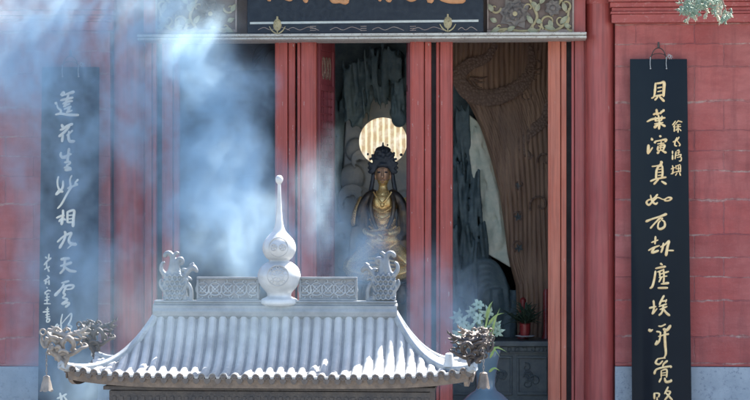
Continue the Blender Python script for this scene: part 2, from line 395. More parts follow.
post(162, 178.5, 173, 'post', 'red post at the left edge of the smoky left opening', Y=.22)
post(275, 295, 288, 'post', 'red post at the right edge of the smoky left opening', Y=.2)
post(297, 316, 301, 'post', 'red post just left of the lattice door leaf')
post(410, 431, 424.5, 'post', 'red post at the right edge of the central opening before the statue')
post(436, 452.5, 440, 'post', 'chipped red post at the left edge of the right opening', Y=.2)
post(548, 566.5, 561, 'postorange', 'orange red post at the right edge of the right opening', Y=.2)
post(571.5, 586, 575, 'column', 'dull red jamb post touching the right round column')
# dark fillers recessed between the paired posts belong to the hall
m = MB()
for a, b in ((150, 168), (290, 300), (426, 440), (562, 574)):
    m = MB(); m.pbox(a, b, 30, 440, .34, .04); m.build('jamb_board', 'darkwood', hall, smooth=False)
for a, b in ((96, 140), (584, 632)):
    m = MB(); m.box(P(a, 200, .3).x, P(b, 200, .3).x, .3, .36, .75, 5.3); m.build('corner_board', 'post2', hall, smooth=False)

# open door leaves with lattice
def leaf(px_h, Y0, width, ang, label, lat=True):
    h = P(px_h, 400, Y0); o = empty('door_leaf', (h.x, Y0, .75)); tag(o, label, 'door', 'red lattice door leaves folded inward')
    zt = P(px_h, 40, Y0).z
    d = Vector((math.cos(ang), math.sin(ang), 0)); nn = Vector((-d.y, d.x, 0)) * .02
    def bar(mb, u0, u1, z0, z1, th=1.0):
        a = h.copy(); a.z = 0
        q = [a + d * u0, a + d * u1]
        mb.poly([(q[0] - nn * th) + Vector((0, 0, z0)), (q[1] - nn * th) + Vector((0, 0, z0)), (q[1] - nn * th) + Vector((0, 0, z1)), (q[0] - nn * th) + Vector((0, 0, z1))], nn * 2 * th)
    zz = lambda py: P(px_h, py, Y0).z
    m = MB(); s = .05
    bar(m, 0, s, .76, zt); bar(m, width - s, width, .76, zt)
    for a, b in ((40, 50), (84, 90), (290, 298), (305, 312)): bar(m, s + .001, width - s - .001, zz(b), zz(a))
    m.build('stiles', 'post2', o, smooth=False, bevel=.004)
    m = MB(); bar(m, s, width - s, zz(83.8), zz(50.2), .4)
    m2 = MB()
    for k in range(3):
        zc = zz(67) ; uu = s + (width - 2 * s) * (.25 + .25 * k)
        pts = []
        for j in range(18):
            q = j / 17 * 2 * PI; pp = Vector((h.x, h.y, 0)) + d * (uu + .03 * math.cos(q)) - nn * .5 + Vector((0, 0, zc + .10 * math.sin(q)))
            pts.append(pp)
        m2.tube(pts, .008, 6); pts2 = [p + nn * .0 for p in pts]
    m.build('carved_panel', 'post2', o, smooth=False); m2.build('carved_oval', 'browndk', o)
    m = MB(); nu = 5; z0 = zz(290); z1 = zz(90); 
    for k in range(1, nu): u = s + (width - 2 * s) * k / nu; bar(m, u - .006, u + .006, z0, z1, .5)
    nz = 26
    for k in range(1, nz): z = z0 + (z1 - z0) * k / nz; bar(m, s + .001, width - s - .001, z - .006, z + .006, .42)
    m.build('lattice', 'post2', o, smooth=False)
    m = MB(); bar(m, s + .001, width - s - .001, .77, zz(312.2), .6); m.build('skirt_panel', 'post2', o, smooth=False)
leaf(317.5, .30, .46, math.radians(77), 'deep red lattice door leaf folded inward at the left of the statue')
leaf(410, .30, .42, math.radians(95), 'deep red door leaf folded inward at the right of the statue')

# lintel: moulding strip, carved panels, beam
lint = empty('door_lintel', (P(362, 37, 0).x, 0, P(362, 40, 0).z)); tag(lint, 'long carved lintel with worn cream moulding above the three door openings', 'lintel')
m = MB()
Yl = -.10
a = P(138, 40.7, Yl); b = P(586.5, 39, Yl)
zt, zb = P(362, 33.6, Yl).z, P(362, 40, Yl).z; h = zt - zb
m.poly([(a.x, Yl, zb), (a.x, Yl - .035, zb + h * .15), (a.x, Yl - .035, zb + h * .42), (a.x, Yl - .012, zb + h * .5), (a.x, Yl - .05, zb + h * .6), (a.x, Yl - .05, zt), (a.x, .3, zt), (a.x, .3, zb)], (b.x - a.x, 0, 0))
m.build('moulding', 'pale', lint, smooth=False, bevel=.004)
m = MB(); m.box(P(156.5, 20, .02).x, P(571, 20, .02).x, .02, .34, zt + .002, 5.3); m.build('beam', 'relief_red', lint, smooth=False)
for (p0, p1, mt) in ((143.5, 155.5, 'post'), (572, 585.5, 'column')):
    m = MB(); m.pbox(p0, p1, -60, 33, -.03, .3); m.build('end_block', mt, lint, smooth=False, bevel=.006)

def scroll(mb, cx, cy, r0, turns, a0, Y, rad, dirn=1, shrink=.12, n=26):
    pts = []
    for i in range(n):
        t = i / (n - 1); r = r0 * (1 - t) + r0 * shrink * t; q = a0 + dirn * turns * 2 * PI * t
        pts.append((cx + r * math.cos(q), cy + r * math.sin(q), rad * (1 - .55 * t), 0))
    s = S(Y); mb.tube([P(p[0], p[1], Y) for p in pts], [p[2] * s for p in pts], 7)
def petal(mb, cx, cy, a, L, wd, Y, lift=.02, tip=.0):
    """leaf-like lens lying on the facade plane, bulging towards -y"""
    n = 7; vs = []; fs = []; s = S(Y); c = P(cx, cy, Y)
    ux, uz = math.cos(a), -math.sin(a); nx, nz = -uz, ux
    for i in range(n):
        t = i / (n - 1); ww = wd * math.sin(PI * min(.98, max(.02, t ** .8))) * .5
        yy = -lift * math.sin(PI * t) - tip * t
        for k, f in enumerate((-1, -.5, 0, .5, 1)):
            l = L * t; vs.append(c + Vector(((ux * l + nx * ww * f) * s, yy - lift * .5 * (abs(f) if lift > 0 else 0) , (uz * l + nz * ww * f) * s)))
    for i in range(n - 1):
        for k in range(4): fs.append((i * 5 + k, i * 5 + k + 1, i * 5 + 5 + k + 1, i * 5 + 5 + k))
    vs2 = [v + Vector((0, .012, 0)) for v in vs]; o = len(vs)
    fs2 = [tuple(i + o for i in f)[::-1] for f in fs]
    rim = [k for k in range(5)] + [i * 5 + 4 for i in range(1, n)] + [(n - 1) * 5 + k for k in (3, 2, 1, 0)] + [i * 5 for i in range(n - 2, 0, -1)]
    fr = [(rim[i], rim[(i + 1) % len(rim)], rim[(i + 1) % len(rim)] + o, rim[i] + o) for i in range(len(rim))]
    mb.add(vs + vs2, fs + fs2 + fr)

def carved(px0, px1, fx, mirror, label):
    f = (lambda x: px0 + (574 - x) * (px1 - px0) / 87.0) if mirror else (lambda x: x)
    sg = -1 if mirror else 1
    m = MB(); m.pbox(px0, px1, -60, 32.8, -.045, .06); pn = m.build('carved_panel', 'relief_red', lint, smooth=False)
    pn['label'] = label
    m = MB()
    for (x0, x1, y0, y1) in ((px0, px1, 29.5, 32.7), (px0, px0 + 1.6, -40, 29.3), (px1 - 1.8, px1, -40, 29.3)):
        m.pbox(x0, x1, y0, y1, -.062, .016)
    m.build('panel_frame', 'relief', pn, smooth=False, bevel=.003)
    Y = -.06
    # peony
    m = MB(); cx, cy = f(515), 14
    for ring, (L, wd, k, li) in enumerate(((17, 12, 8, .010), (12.5, 10, 7, .022), (8, 7, 6, .034))):
        for i in range(k): petal(m, cx, cy, 2 * PI * (i + .5 * ring) / k + .2, L, wd, Y - ring * .012, li)
    m.build('peony', 'peony', pn)
    m = MB(); m.ell(P(cx, cy, Y - .04), (4 * S(0), .02, 3.6 * S(0)), 10, 7)
    for i in range(8): m.ell(P(cx + 3.6 * math.cos(i * .785), cy + 3.2 * math.sin(i * .785), Y - .045), .011, 6, 5)
    m.build('peony_heart', 'relief_gold', pn)
    m = MB()
    cx2, cy2 = f(553), 8
    for i in range(7): petal(m, cx2, cy2, 2 * PI * i / 7, 9, 7, Y - .005, .02)
    m.ell(P(cx2, cy2, Y - .03), (3 * S(0), .018, 3 * S(0)), 8, 6)
    m.build('peony', 'peony', pn)
    m = MB(); 
    lv = [(533, 24, -2.2, 14), (536, 12, -1.2, 12), (500, 28, 2.7, 13), (497, 22, 3.6, 10), (544, 26, .3, 16), (560, 24, -.8, 15), (540, 4, -1.0, 13), (566, 12, -1.9, 14), (527, 30, .1, 15), (507, 31, -.5, 12),
          (549, 20, 1.2, 12), (493, 12, 4.2, 12), (531, 2, .7, 12), (570, 28, -2.5, 10), (536, 20, .5, 9)]
    for i, (x, y, a, L) in enumerate(lv):
        aa = (PI - a) if mirror else a; petal(m, f(x), y, aa, L * .8, 5.0, Y - .004, .016)
    m.build('leaves', 'relief_green', pn)
    m = MB()
    for (x, y, r, tu, a, dr) in ((549, 22, 9, .9, 2.2, 1), (561, 20, 8, 1.0, -.4, 1), (538, 27, 6, .8, 3.6, -1), (500, 27, 6, .8, .4, 1), (565, 5, 7, .8, 1.5, -1), (529, 8, 6, .8, 2.5, 1), (495, 8, 6, .9, 0, 1), (570, 27, 4, .8, 1, 1)):
        scroll(m, f(x), y, r, tu, (PI - a) if mirror else a, Y, 1.35, dr * sg)
    ptube(m, [(f(530), 29, 1.2), (f(537), 18, 1.5), (f(534), 8, 1.4), (f(528), -4, 1.2)], Y); ptube(m, [(f(545), 29, 1.2), (f(556), 30, 1.5), (f(566), 22, 1.4), (f(569), 8, 1.2)], Y)
    ptube(m, [(f(492), 31, 1.2), (f(506), 29, 1.5), (f(520), 31, 1.3), (f(540), 30, 1.2)], Y)
    ptube(m, [(f(552), 16, 1.2), (f(562), -1, 1.5), (f(570), -8, 1.2)], Y)
    m.build('scrollwork', 'relief_gold', pn)
carved(487, 574, 1, False, 'faded carved panel of peonies and scrolls')
carved(155.5, 237, 1, True, 'carved flower panel bleached by the smoke')

# ------------------------------------------------------------------ calligraphy
def strokes(mb, char, surf, wk=1.16):
    ox, oy, sc, ss = char
    for st in ss:
        pts = spline([(ox + x / sc, oy + y / sc, r / sc / 2) for x, y, r in st], 5)
        n = len(pts); W = []; R = []
        for i, (x, y, r) in enumerate(pts):
            t = i / (n - 1); k = .75 if i in (0, n - 1) else 1.0
            p, nn = surf(x, y); W.append(p); R.append(max(.0015, r * .0094 * k * wk))
        a = (W[0] - W[1]).normalized() * R[0] * .6; b = (W[-1] - W[-2]).normalized() * R[-1] * .6
        W = [W[0] + a] + W + [W[-1] + b]; R = [R[0] * .45] + R + [R[-1] * .45]
        mb.tube(W, R, 8, flat=(Vector((0, 1, 0)), .38))

LEFT = [
 (45, 85, 10, [[(155,100,14),(185,75,26),(190,95,18)],[(165,110,12),(220,90,18),(290,68,30)],[(155,155,18),(210,140,22),(280,125,20)],[(175,190,14),(230,165,22),(275,160,16)],[(185,215,20),(250,185,14)],[(190,242,14),(260,215,20)],[(235,100,18),(215,150,20),(198,215,22)],[(250,215,20),(228,268,26)],[(215,272,20),(270,255,18)],[(105,178,30),(120,192,16)],[(120,200,12),(130,230,16),(160,255,20),(150,280,16)],[(105,296,16),(160,286,20),(230,297,24),(335,300,22)]]),
 (45, 115, 10, [[(165,95,20),(180,120,28),(190,125,12)],[(150,150,14),(180,140,22),(220,110,20),(275,90,26)],[(245,110,20),(200,165,22),(140,215,24)],[(180,200,20),(170,265,24)],[(275,155,18),(235,190,14),(215,205,10)],[(240,160,14),(235,220,22),(250,262,28),(295,262,24)]]),
 (45, 140, 10, [[(160,125,18),(158,160,24),(190,165,16),(262,140,20)],[(240,85,22),(235,130,22),(225,200,22),(222,220,18)],[(195,225,18),(245,220,20),(250,235,14),(215,255,18)],[(190,280,14),(220,270,18),(255,290,26),(200,300,24)],[(165,180,20),(215,180,12)]]),
 (45, 165, 10, [[(135,115,14),(125,160,16),(130,215,16),(155,260,22),(180,265,20)],[(180,160,16),(178,220,20),(150,265,18),(110,295,18),(135,250,10)],[(268,105,14),(250,150,16),(255,215,20),(225,235,16)],[(330,145,18),(300,185,16),(325,195,18),(270,215,16)],[(270,210,20),(220,290,18),(165,390,18),(125,435,14)]]),
 (45, 200, 10, [[(115,180,16),(160,160,20),(195,155,14)],[(180,100,20),(180,160,22),(165,245,26)],[(180,170,12),(140,215,22)],[(180,180,14),(205,200,20)],[(225,115,18),(225,170,20),(225,225,20)],[(225,120,20),(290,105,22),(285,180,24),(280,265,28)],[(235,155,12),(275,150,12)],[(235,190,12),(275,185,12)],[(225,225,16),(280,220,18)]]),
 (45, 225, 10, [[(195,65,20),(205,90,24),(190,150,20),(145,230,24)],[(125,170,18),(180,120,18),(245,85,22),(265,85,20),(240,140,22),(250,180,26),(310,195,32)],[(270,195,14),(225,235,10)]]),
 (45, 250, 10, [[(160,95,24),(200,85,24),(245,85,24)],[(155,160,18),(210,145,22),(265,125,26)],[(200,90,22),(195,150,22),(185,195,20),(150,235,18)],[(195,165,16),(245,205,26),(310,215,20)]]),
 (45, 275, 10, [[(165,80,12),(205,70,18),(240,60,16)],[(190,90,18),(160,140,20),(100,205,30)],[(165,130,16),(230,105,18),(285,105,20),(270,135,16),(215,142,12),(205,120,10)],[(215,105,18),(185,180,20),(205,195,16),(175,225,14)],[(175,230,16),(225,245,18),(170,290,22),(230,275,18),(240,290,18),(205,320,22)]]),
 (45, 300, 10, [[(175,140,10),(160,210,14),(165,300,14)],[(125,240,16),(105,270,16),(110,300,16),(140,250,14)],[(165,240,8),(215,180,10),(262,135,14),(260,190,14),(230,255,18)],[(235,250,16),(265,265,14),(250,295,16),(215,290,12)]]),
 (45, 360, 10, [[(120,385,14),(160,370,18),(215,340,16)],[(150,330,16),(165,400,22),(150,440,18)],[(190,365,14),(215,400,16),(235,440,14)],[(120,440,14),(230,430,16)],[(170,450,18),(165,520,16)]]),
]
LEFT_S = [
 (36, 250, 10, [[(95,70,18),(110,85,12)],[(130,40,14),(125,90,16)],[(80,150,12),(110,115,18),(150,80,16)],[(105,110,14),(110,180,16),(135,165,14)],[(85,195,14),(110,175,12)],[(120,190,16),(130,215,20)]]),
 (36, 250, 10, [[(110,255,10),(130,270,14)],[(80,310,16),(120,285,18),(135,270,12)],[(100,300,16),(95,340,18)],[(130,300,14),(130,345,16)],[(100,320,10),(130,320,10)]]),
 (36, 285, 10, [[(105,22,12),(115,32,12)],[(85,80,14),(120,55,14),(145,60,14)],[(95,75,14),(90,95,12)],[(100,92,10),(130,87,12)],[(95,125,10),(135,117,12)],[(85,155,12),(130,147,13)],[(110,90,12),(110,180,12)],[(80,187,12),(145,187,12)]]),
 (36, 285, 10, [[(115,220,12),(110,340,14)],[(95,245,10),(130,240,12)],[(70,270,14),(130,265,16)],[(95,300,12),(135,290,12)],[(95,325,10),(140,315,10)],[(105,345,14),(135,340,13),(130,365,14),(108,370,13),(106,345,12)]]),
]
RIGHT = [
 (640, 75, 10, [[(155,80,16),(150,150,20),(140,215,14),(115,232,14)],[(165,85,18),(205,80,18),(240,75,26),(238,150,24),(235,215,20)],[(175,130,12),(220,120,12)],[(175,168,12),(220,157,12)],[(150,212,16),(225,197,16)],[(180,215,14),(150,250,18)],[(195,215,16),(240,262,24)]]),
 (635, 100, 10, [[(185,145,22),(230,125,14)],[(215,95,22),(220,150,18)],[(225,140,16),(260,125,16),(290,100,24)],[(265,110,16),(255,140,14)],[(120,218,14),(180,190,20),(300,178,18)],[(205,170,16),(205,210,18)],[(235,150,14),(240,205,16)],[(270,160,14),(265,205,14)],[(200,212,12),(265,202,12)],[(195,240,14),(280,225,14)],[(245,205,18),(240,290,22)],[(235,235,14),(195,275,30)],[(250,235,12),(300,262,24)]]),
 (635, 130, 10, [[(165,80,14),(172,100,26)],[(135,150,24),(132,235,28)],[(140,230,14),(175,175,14)],[(245,60,18),(260,65,20)],[(200,130,22),(205,115,16),(250,105,14),(310,95,22),(300,120,16)],[(225,140,11),(290,130,11)],[(230,160,13),(225,200,18)],[(240,160,12),(295,150,18),(285,190,18)],[(262,110,11),(255,200,12)],[(230,180,9),(285,172,9)],[(225,207,12),(290,197,12)],[(225,232,26),(245,212,10)],[(270,207,12),(310,227,24)]]),
 (635, 155, 10, [[(170,115,14),(220,108,12),(270,95,18)],[(255,65,18),(265,75,24),(250,100,16)],[(235,110,18),(215,160,20),(210,235,18)],[(240,115,16),(270,110,16),(275,170,18),(270,225,20)],[(235,145,10),(265,140,10)],[(230,175,10),(265,170,10)],[(230,205,10),(265,200,10)],[(155,262,16),(210,240,16),(310,222,18)],[(235,240,16),(190,292,20)],[(265,262,14),(310,290,24)]]),
 (637, 180, 10, [[(135,150,12),(150,210,18),(185,240,18),(205,225,14)],[(205,145,18),(165,185,14),(115,200,14),(95,225,18),(120,250,18),(155,215,16),(200,175,14)],[(160,190,12),(210,175,12),(265,195,10),(310,175,14),(345,182,18),(320,205,14),(275,205,12),(300,180,8)]]),
 (640, 205, 10, [[(60,165,24),(120,140,16),(200,115,18),(265,90,24)],[(205,125,20),(150,180,14),(105,232,18)],[(225,130,18),(215,145,12),(245,170,16),(245,215,20),(205,240,22),(180,225,16),(185,180,14),(205,155,12)]]),
 (640, 232, 10, [[(155,45,18),(150,120,16)],[(115,105,14),(180,80,14)],[(85,185,14),(130,160,18),(195,135,12)],[(150,150,14),(120,205,22),(185,185,20)],[(205,150,16),(245,130,14),(290,90,20),(275,150,22),(260,235,26)],[(235,110,16),(225,165,18),(210,205,16)],[(260,185,12),(335,185,16)]]),
 (640, 258, 10, [[(205,55,22),(225,70,12)],[(155,105,14),(200,95,18),(255,85,20)],[(155,130,18),(145,200,18),(125,280,20),(100,302,16)],[(175,140,12),(215,125,14),(240,115,12)],[(195,130,14),(200,190,14)],[(235,110,14),(240,190,16)],[(190,165,10),(285,135,18)],[(190,195,12),(270,180,12)],[(215,190,16),(190,240,14)],[(240,195,16),(235,250,16)],[(210,260,12),(285,250,26)],[(180,300,18),(275,298,20)]]),
 (640, 285, 10, [[(95,230,20),(160,215,14)],[(135,155,18),(140,230,16),(125,290,22)],[(130,290,12),(170,235,12)],[(240,105,18),(205,170,18),(195,200,14)],[(205,165,14),(265,155,14)],[(265,145,14),(255,175,14)],[(190,215,12),(265,190,16)],[(200,245,14),(270,215,16)],[(235,200,16),(220,270,16),(190,302,18)],[(230,235,16),(260,275,20),(295,305,22)]]),
 (642, 315, 10, [[(70,145,26),(85,158,24),(108,145,10)],[(165,110,12),(195,112,14),(235,92,14)],[(145,165,16),(180,170,16)],[(185,170,14),(180,230,14),(165,270,20),(135,295,18),(150,255,12)],[(165,215,14),(215,200,12),(265,190,20)],[(215,140,26),(250,150,26),(285,105,24)],[(230,145,20),(228,220,22),(232,300,22),(238,390,18),(215,432,10)]]),
 (642, 345, 7.28, [[(110,105,12),(100,130,14),(125,140,12),(150,115,10)],[(110,102,10),(150,95,9),(170,95,8)],[(185,115,14),(160,135,12),(150,158,9)],[(90,210,16),(110,175,12),(205,155,13),(208,165,10)],[(140,185,9),(140,235,10)],[(145,185,9),(180,180,11),(178,235,11)],[(145,205,7),(175,200,7)],[(145,220,7),(175,218,7)],[(140,240,11),(125,270,13)],[(165,240,11),(175,268,16),(210,262,16),(210,250,8)]]),
 (642, 345, 7.28, [[(90,350,13),(90,392,13)],[(95,350,8),(125,355,11),(120,380,9)],[(110,380,9),(110,430,12)],[(190,305,12),(165,355,11)],[(175,335,10),(205,340,12),(190,370,12),(165,400,11)],[(170,345,9),(220,400,14)],[(85,440,12),(130,425,10)],[(170,420,10),(170,460,12)],[(170,420,9),(205,418,10),(200,455,10)],[(170,462,9),(205,458,9)]]),
]
RIGHT_S = [
 (662, 112, 10, [[(135,90,12),(105,130,13)],[(130,125,12),(115,150,14)],[(125,140,12),(122,195,14)],[(165,85,13),(135,120,10)],[(165,90,12),(200,100,13)],[(145,130,9),(185,125,10)],[(135,150,9),(190,145,10)],[(160,125,11),(160,205,13)],[(150,165,10),(140,185,12)],[(170,165,9),(190,188,13)]]),
 (662, 112, 10, [[(110,300,14),(150,280,13),(170,250,15)],[(150,255,13),(130,300,15),(130,335,13),(150,340,11)],[(150,285,10),(180,325,13),(170,340,12)]]),
 (662, 142, 10, [[(105,90,15),(105,120,12)],[(105,130,14),(105,175,17)],[(140,95,13),(130,170,13)],[(150,90,12),(170,80,12),(165,120,12)],[(150,110,9),(180,100,10)],[(145,135,10),(190,125,12),(180,150,10)],[(150,155,9),(190,150,11),(190,185,13),(170,190,11)]]),
 (662, 142, 10, [[(105,235,12),(110,270,13),(105,320,15)],[(90,270,11),(130,255,11)],[(90,320,11),(130,300,11)],[(140,235,12),(140,265,11)],[(145,240,9),(180,225,12)],[(165,235,10),(165,300,10)],[(185,230,10),(185,300,12)],[(140,270,9),(190,262,9)],[(135,300,12),(190,290,11)],[(150,310,11),(135,335,11)],[(175,305,11),(185,335,14)]]),
]

def couplet(pxl_t, pxr_t, pxl_b, pxr_b, py_t, chars, smalls, mat, label, nail):
    PYB = 470.0; Yt, Yb = -.07, -.17; BUL = .055
    def surf(x, y, off=.0):
        t = (y - py_t) / (400 - py_t); Y = Yt + (Yb - Yt) * t
        l = pxl_t + (pxl_b - pxl_t) * t; r = pxr_t + (pxr_b - pxr_t) * t
        u = (x - l) / (r - l) * 2 - 1; yy = Y - BUL * (1 - u * u) + .0
        return P(x, y, yy - off), Vector((u * .3, -1, 0))
    top = surf((pxl_t + pxr_t) / 2, py_t)[0]
    o = empty('couplet_board', top); tag(o, label, 'signboard')
    m = MB(); nu, nv = 20, 14; vs = []; fs = []
    for j in range(nv + 1):
        y = py_t + (PYB - py_t) * j / nv; t = (y - py_t) / (400 - py_t)
        l = pxl_t + (pxl_b - pxl_t) * t; r = pxr_t + (pxr_b - pxr_t) * t
        for i in range(nu + 1): vs.append(surf(l + (r - l) * i / nu, y)[0])
    n0 = len(vs); vs += [v + Vector((0, .03, 0)) for v in vs]
    W = nu + 1
    for j in range(nv):
        for i in range(nu):
            a = j * W + i; fs.append((a, a + 1, a + W + 1, a + W)); fs.append((n0 + a, n0 + a + W, n0 + a + W + 1, n0 + a + 1))
    for i in range(nu):
        fs.append((i, i + n0, i + 1 + n0, i + 1)); a = nv * W + i; fs.append((a, a + 1, a + 1 + n0, a + n0))
    for j in range(nv):
        a = j * W; fs.append((a, a + W, a + W + n0, a + n0)); a += nu; fs.append((a, a + n0, a + W + n0, a + W))
    m.add(vs, fs); bd = m.build('board', 'lacquer', o, angle=50)
    for c in chars:
        m = MB(); strokes(m, c, lambda x, y: surf(x, y, .004)); m.build('carved_character', mat, o)
    for c in smalls:
        m = MB(); strokes(m, c, lambda x, y: surf(x, y, .004), 1.05); m.build('small_character', mat, o)
    # bracket, hook and wires
    cx = (pxl_t + pxr_t) / 2; m = MB()
    ptube(m, [(cx - 8, py_t, .5), (cx - 5, py_t - 8, .5), (cx, py_t - 11, .6), (cx + 5, py_t - 8, .5), (cx + 8, py_t, .5)], -.09)
    ptube(m, [(cx - 9, py_t - 1, .5), (cx - 4, py_t - 5, .4), (cx + 4, py_t - 5, .4), (cx + 9, py_t - 1, .5)], -.1)
    ptube(m, [(cx, py_t - 17, 1.0), (cx, py_t - 11, 1.3)], -.08)
    m.tube([P(cx, py_t - 13, -.1), P(cx, py_t - 13, .02)], .010, 8)
    m.build('hanging_hook', 'wire', o)
    for dx in (-8, 8):
        m = MB()
        ptube(m, [(cx + dx, py_t - 2, .35), (cx + dx - .4, py_t + 4, .3), (cx + dx, py_t + 9, .35)], -.135); m.ell(P(cx + dx, py_t + 9.5, -.14), .008, 8, 6); m.build('hanging_wire', 'wirepale', o)
    m = MB()
    for k in range(7):
        q = k * .9; ptube(m, [(cx + 10 + 2 * math.cos(q), py_t - 3 + 2.2 * math.sin(q), .25), (cx + 12 + 2.5 * math.cos(q + 2), py_t - 2 + 2.5 * math.sin(q + 2), .25)], -.13)
    m.build('binding_wire', 'wirepale', o)
couplet(42, 99, 38, 97, 67, LEFT, LEFT_S, 'paleletter', 'tall curved black couplet board with pale brush characters seen through blue smoke', 0)
couplet(630, 687, 632, 691.5, 59, RIGHT, RIGHT_S, 'gilt', 'tall curved black couplet board with gold brush characters on the clear right wall', 0)

# ------------------------------------------------------------------ name board over the door
Ys = -.16
nb = empty('name_board', P(366, 34, Ys)); tag(nb, 'dark navy name board with gold characters hung above the lintel', 'signboard')
m = MB(); m.pbox(247, 483.5, -75, 33.2, Ys, .06); m.build('board', 'navy', nb, smooth=False, bevel=.01)
m = MB(); a = P(250, 23.2, Ys); b = P(478.5, 20.8, Ys)
m.poly([(a.x, Ys - .006, a.z - .010), (b.x, Ys - .006, b.z - .010), (b.x, Ys - .006, b.z + .010), (a.x, Ys - .006, a.z + .010)], (0, .007, 0)); m.build('pale_line', 'line', nb, smooth=False)
for cx in (277.3, 447.8):
    m = MB(); cy = 25 if cx < 300 else 22.6
    m.ell(P(cx, cy, Ys), (4.3 * S(0), .018, 6.2 * S(0)), 16, 10)
    for a in (-1, 1):
        ptube(m, [(cx + a * 1, cy + 8.6, .6), (cx + a * 5, cy + 6, .7), (cx + a * 8, cy + 1.5, .4)], Ys - .008)
    ptube(m, [(cx, cy - 8.5, .9), (cx, cy - 5, 1.2)], Ys - .01); ptube(m, [(cx, cy + 5, .8), (cx, cy + 9.5, .4)], Ys - .01)
    for k in range(9): m.ell(P(cx + random.uniform(-3, 3), cy + random.uniform(-4, 4), Ys - .014), .009, 6, 5)
    m.build('lotus_medallion', 'relief_gold', nb)
m = MB()
for (x0, w_) in ((258, 1), (287, 1), (330, 1), (372, 1), (412, 1), (458, .6)):
    ptube(m, [(x0, 30, .3), (x0 + 6 * w_, 27.5, .35), (x0 + 13 * w_, 30, .3), (x0 + 22 * w_, 27, .35), (x0 + 32 * w_, 30.5, .3)], Ys - .001)
for x0 in (313, 363.5, 413):
    for k in range(3): ptube(m, [(x0 - 3, 26.5 + k * 2, .35), (x0 + 3, 26.3 + k * 2, .35)], Ys - .001)
m.build('painted_scroll', 'relief', nb)
def gl(px, py): return P(px, py, Ys - .008), None
HD = [(0, 0, 1, [[(266,-14,4),(268,-3,4),(270,.5,3)],[(272,-16,4),(270,-4,3)],[(262,-12,3),(276,-16,3)],[(284,-2,2.6),(290,0,2.4),(293,-3,3)],[(304,-8,4),(306,1.5,5)],[(298,-12,3.4),(316,-16,4)],[(286,-16,4),(288,-4,2.5)]]),
      (0, 0, 1, [[(331,-9,4.5),(333,0,5),(340,1.2,3.4),(346,1.4,5),(345,-6,4)],[(334,-14,3.6),(350,-17,4)],[(338,-20,4),(339,-8,3.5)]]),
      (0, 0, 1, [[(379,-7,3.5),(380,.6,3.4)],[(386,-8,3),(388,-.5,4),(391,0,3)],[(376,-12,3.5),(394,-15,4)],[(404,-4,3),(411,-.2,3.6),(418,-3,3)],[(411,-16,4),(411,-3,3)]]),
      (0, 0, 1, [[(428,-10,4),(430,.8,5),(433,-3,3)],[(440,-1.5,3.4),(450,.8,4.6),(464,.2,5.4)],[(444,-12,3.8),(464,-15,4)],[(455,-20,4.2),(450,-8,4),(442,-3,3)],[(424,-14,3.5),(436,-17,3.6)]])]
for c in HD:
    m = MB(); strokes(m, c, gl); m.build('gold_character', 'orange', nb)

# ------------------------------------------------------------------ inside the hall
def limits(pts, y):
    for (y0, x0), (y1, x1) in zip(pts, pts[1:]):
        if y0 <= y <= y1: return x0 + (x1 - x0) * (y - y0) / (y1 - y0)
    return pts[-1][1]
# brown fluted carved screen
Yw = 1.9
scr = empty('carved_screen', (P(515, 400, Yw).x, Yw, .75)); tag(scr, 'brown fluted timber screen with a coiling dragon behind the right opening', 'screen')
LB = [(-20, 452), (60, 452), (89, 456), (102, 468), (131, 482), (160, 491), (192, 499), (225, 504), (257, 508), (287, 516), (330, 517), (450, 520)]
m = MB(); vs = []; fs = []; NU, NV = 200, 60
for j in range(NV + 1):
    y = -20 + 470 * j / NV; l = limits(LB, y); r = 585
    for i in range(NU + 1):
        x = l + (r - l) * i / NU
        ph = (x + 3.0 * math.sin(y / 60.0) + .9 * math.sin(y / 23 + x * .1)) / 4.7
        d = .028 * abs(math.sin(ph * PI)) ** .6 + .02 * math.sin(x * .13 + y * .02)
        edge = min(1, i / 6.0); p = P(x, y, Yw); p.y = Yw - d * edge + .05 * (1 - edge)
        vs.append(p)
n0 = len(vs); vs += [v + Vector((0, .12, 0)) for v in vs]; W = NU + 1
for j in range(NV):
    for i in range(NU): a = j * W + i; fs.append((a, a + 1, a + W + 1, a + W))
    a = j * W; fs.append((a, a + W, a + W + n0, a + n0))
m.add(vs, fs); m.build('fluted_timber', 'brown', scr, angle=80)
m = MB()
def scaly(mb, pts, Y, step=14, amp=.0):
    q = spline(pts, step); s = S(Y)
    W_, R_ = [], []
    for i, (a, b, r) in enumerate(q): W_.append(P(a, b, Y)); R_.append(max(.004, r * s * (1 + amp * math.cos(i * PI * .8))))
    mb.tube(W_, R_, 16, flat=(Vector((0, 1, 0)), .17))
scaly(m, [(496, 44, 3), (486, 58, 5), (470, 64, 6.5), (459, 76, 7), (468, 92, 8), (488, 98, 8.5), (510, 92, 8), (527, 78, 6.5), (532, 60, 4), (530, 46, 2.5)], Yw - .05)
m.build('dragon_relief', 'browndk', scr); m = MB()
scaly(m, [(549, 100, 3), (544, 120, 5), (528, 134, 6), (522, 148, 5), (532, 158, 3)], Yw - .03)
m.build('dragon_relief', 'browndk', scr); m = MB()
for (x, y) in ((470, 78), (500, 88), (525, 70), (543, 118)):
    m = MB()
    for k in range(3): ptube(m, [(x, y, 1.6), (x + 6 + 3 * k, y + 8 - 4 * k, 1.1), (x + 12 + 3 * k, y + 10 - 6 * k, .4)], Yw - .05)
    m.build('claw', 'browndk', scr)
for (x, y, r) in ((525, 95, 9), (540, 205, 11), (520, 185, 5), (518, 217, 6), (545, 160, 8), (518, 245, 6), (536, 66, 6)):
    m = MB(); scroll(m, x, y, r, 1.1, random.random() * 6, Yw - .035, 1.3); m.build('carved_cloud', 'browndk', scr)
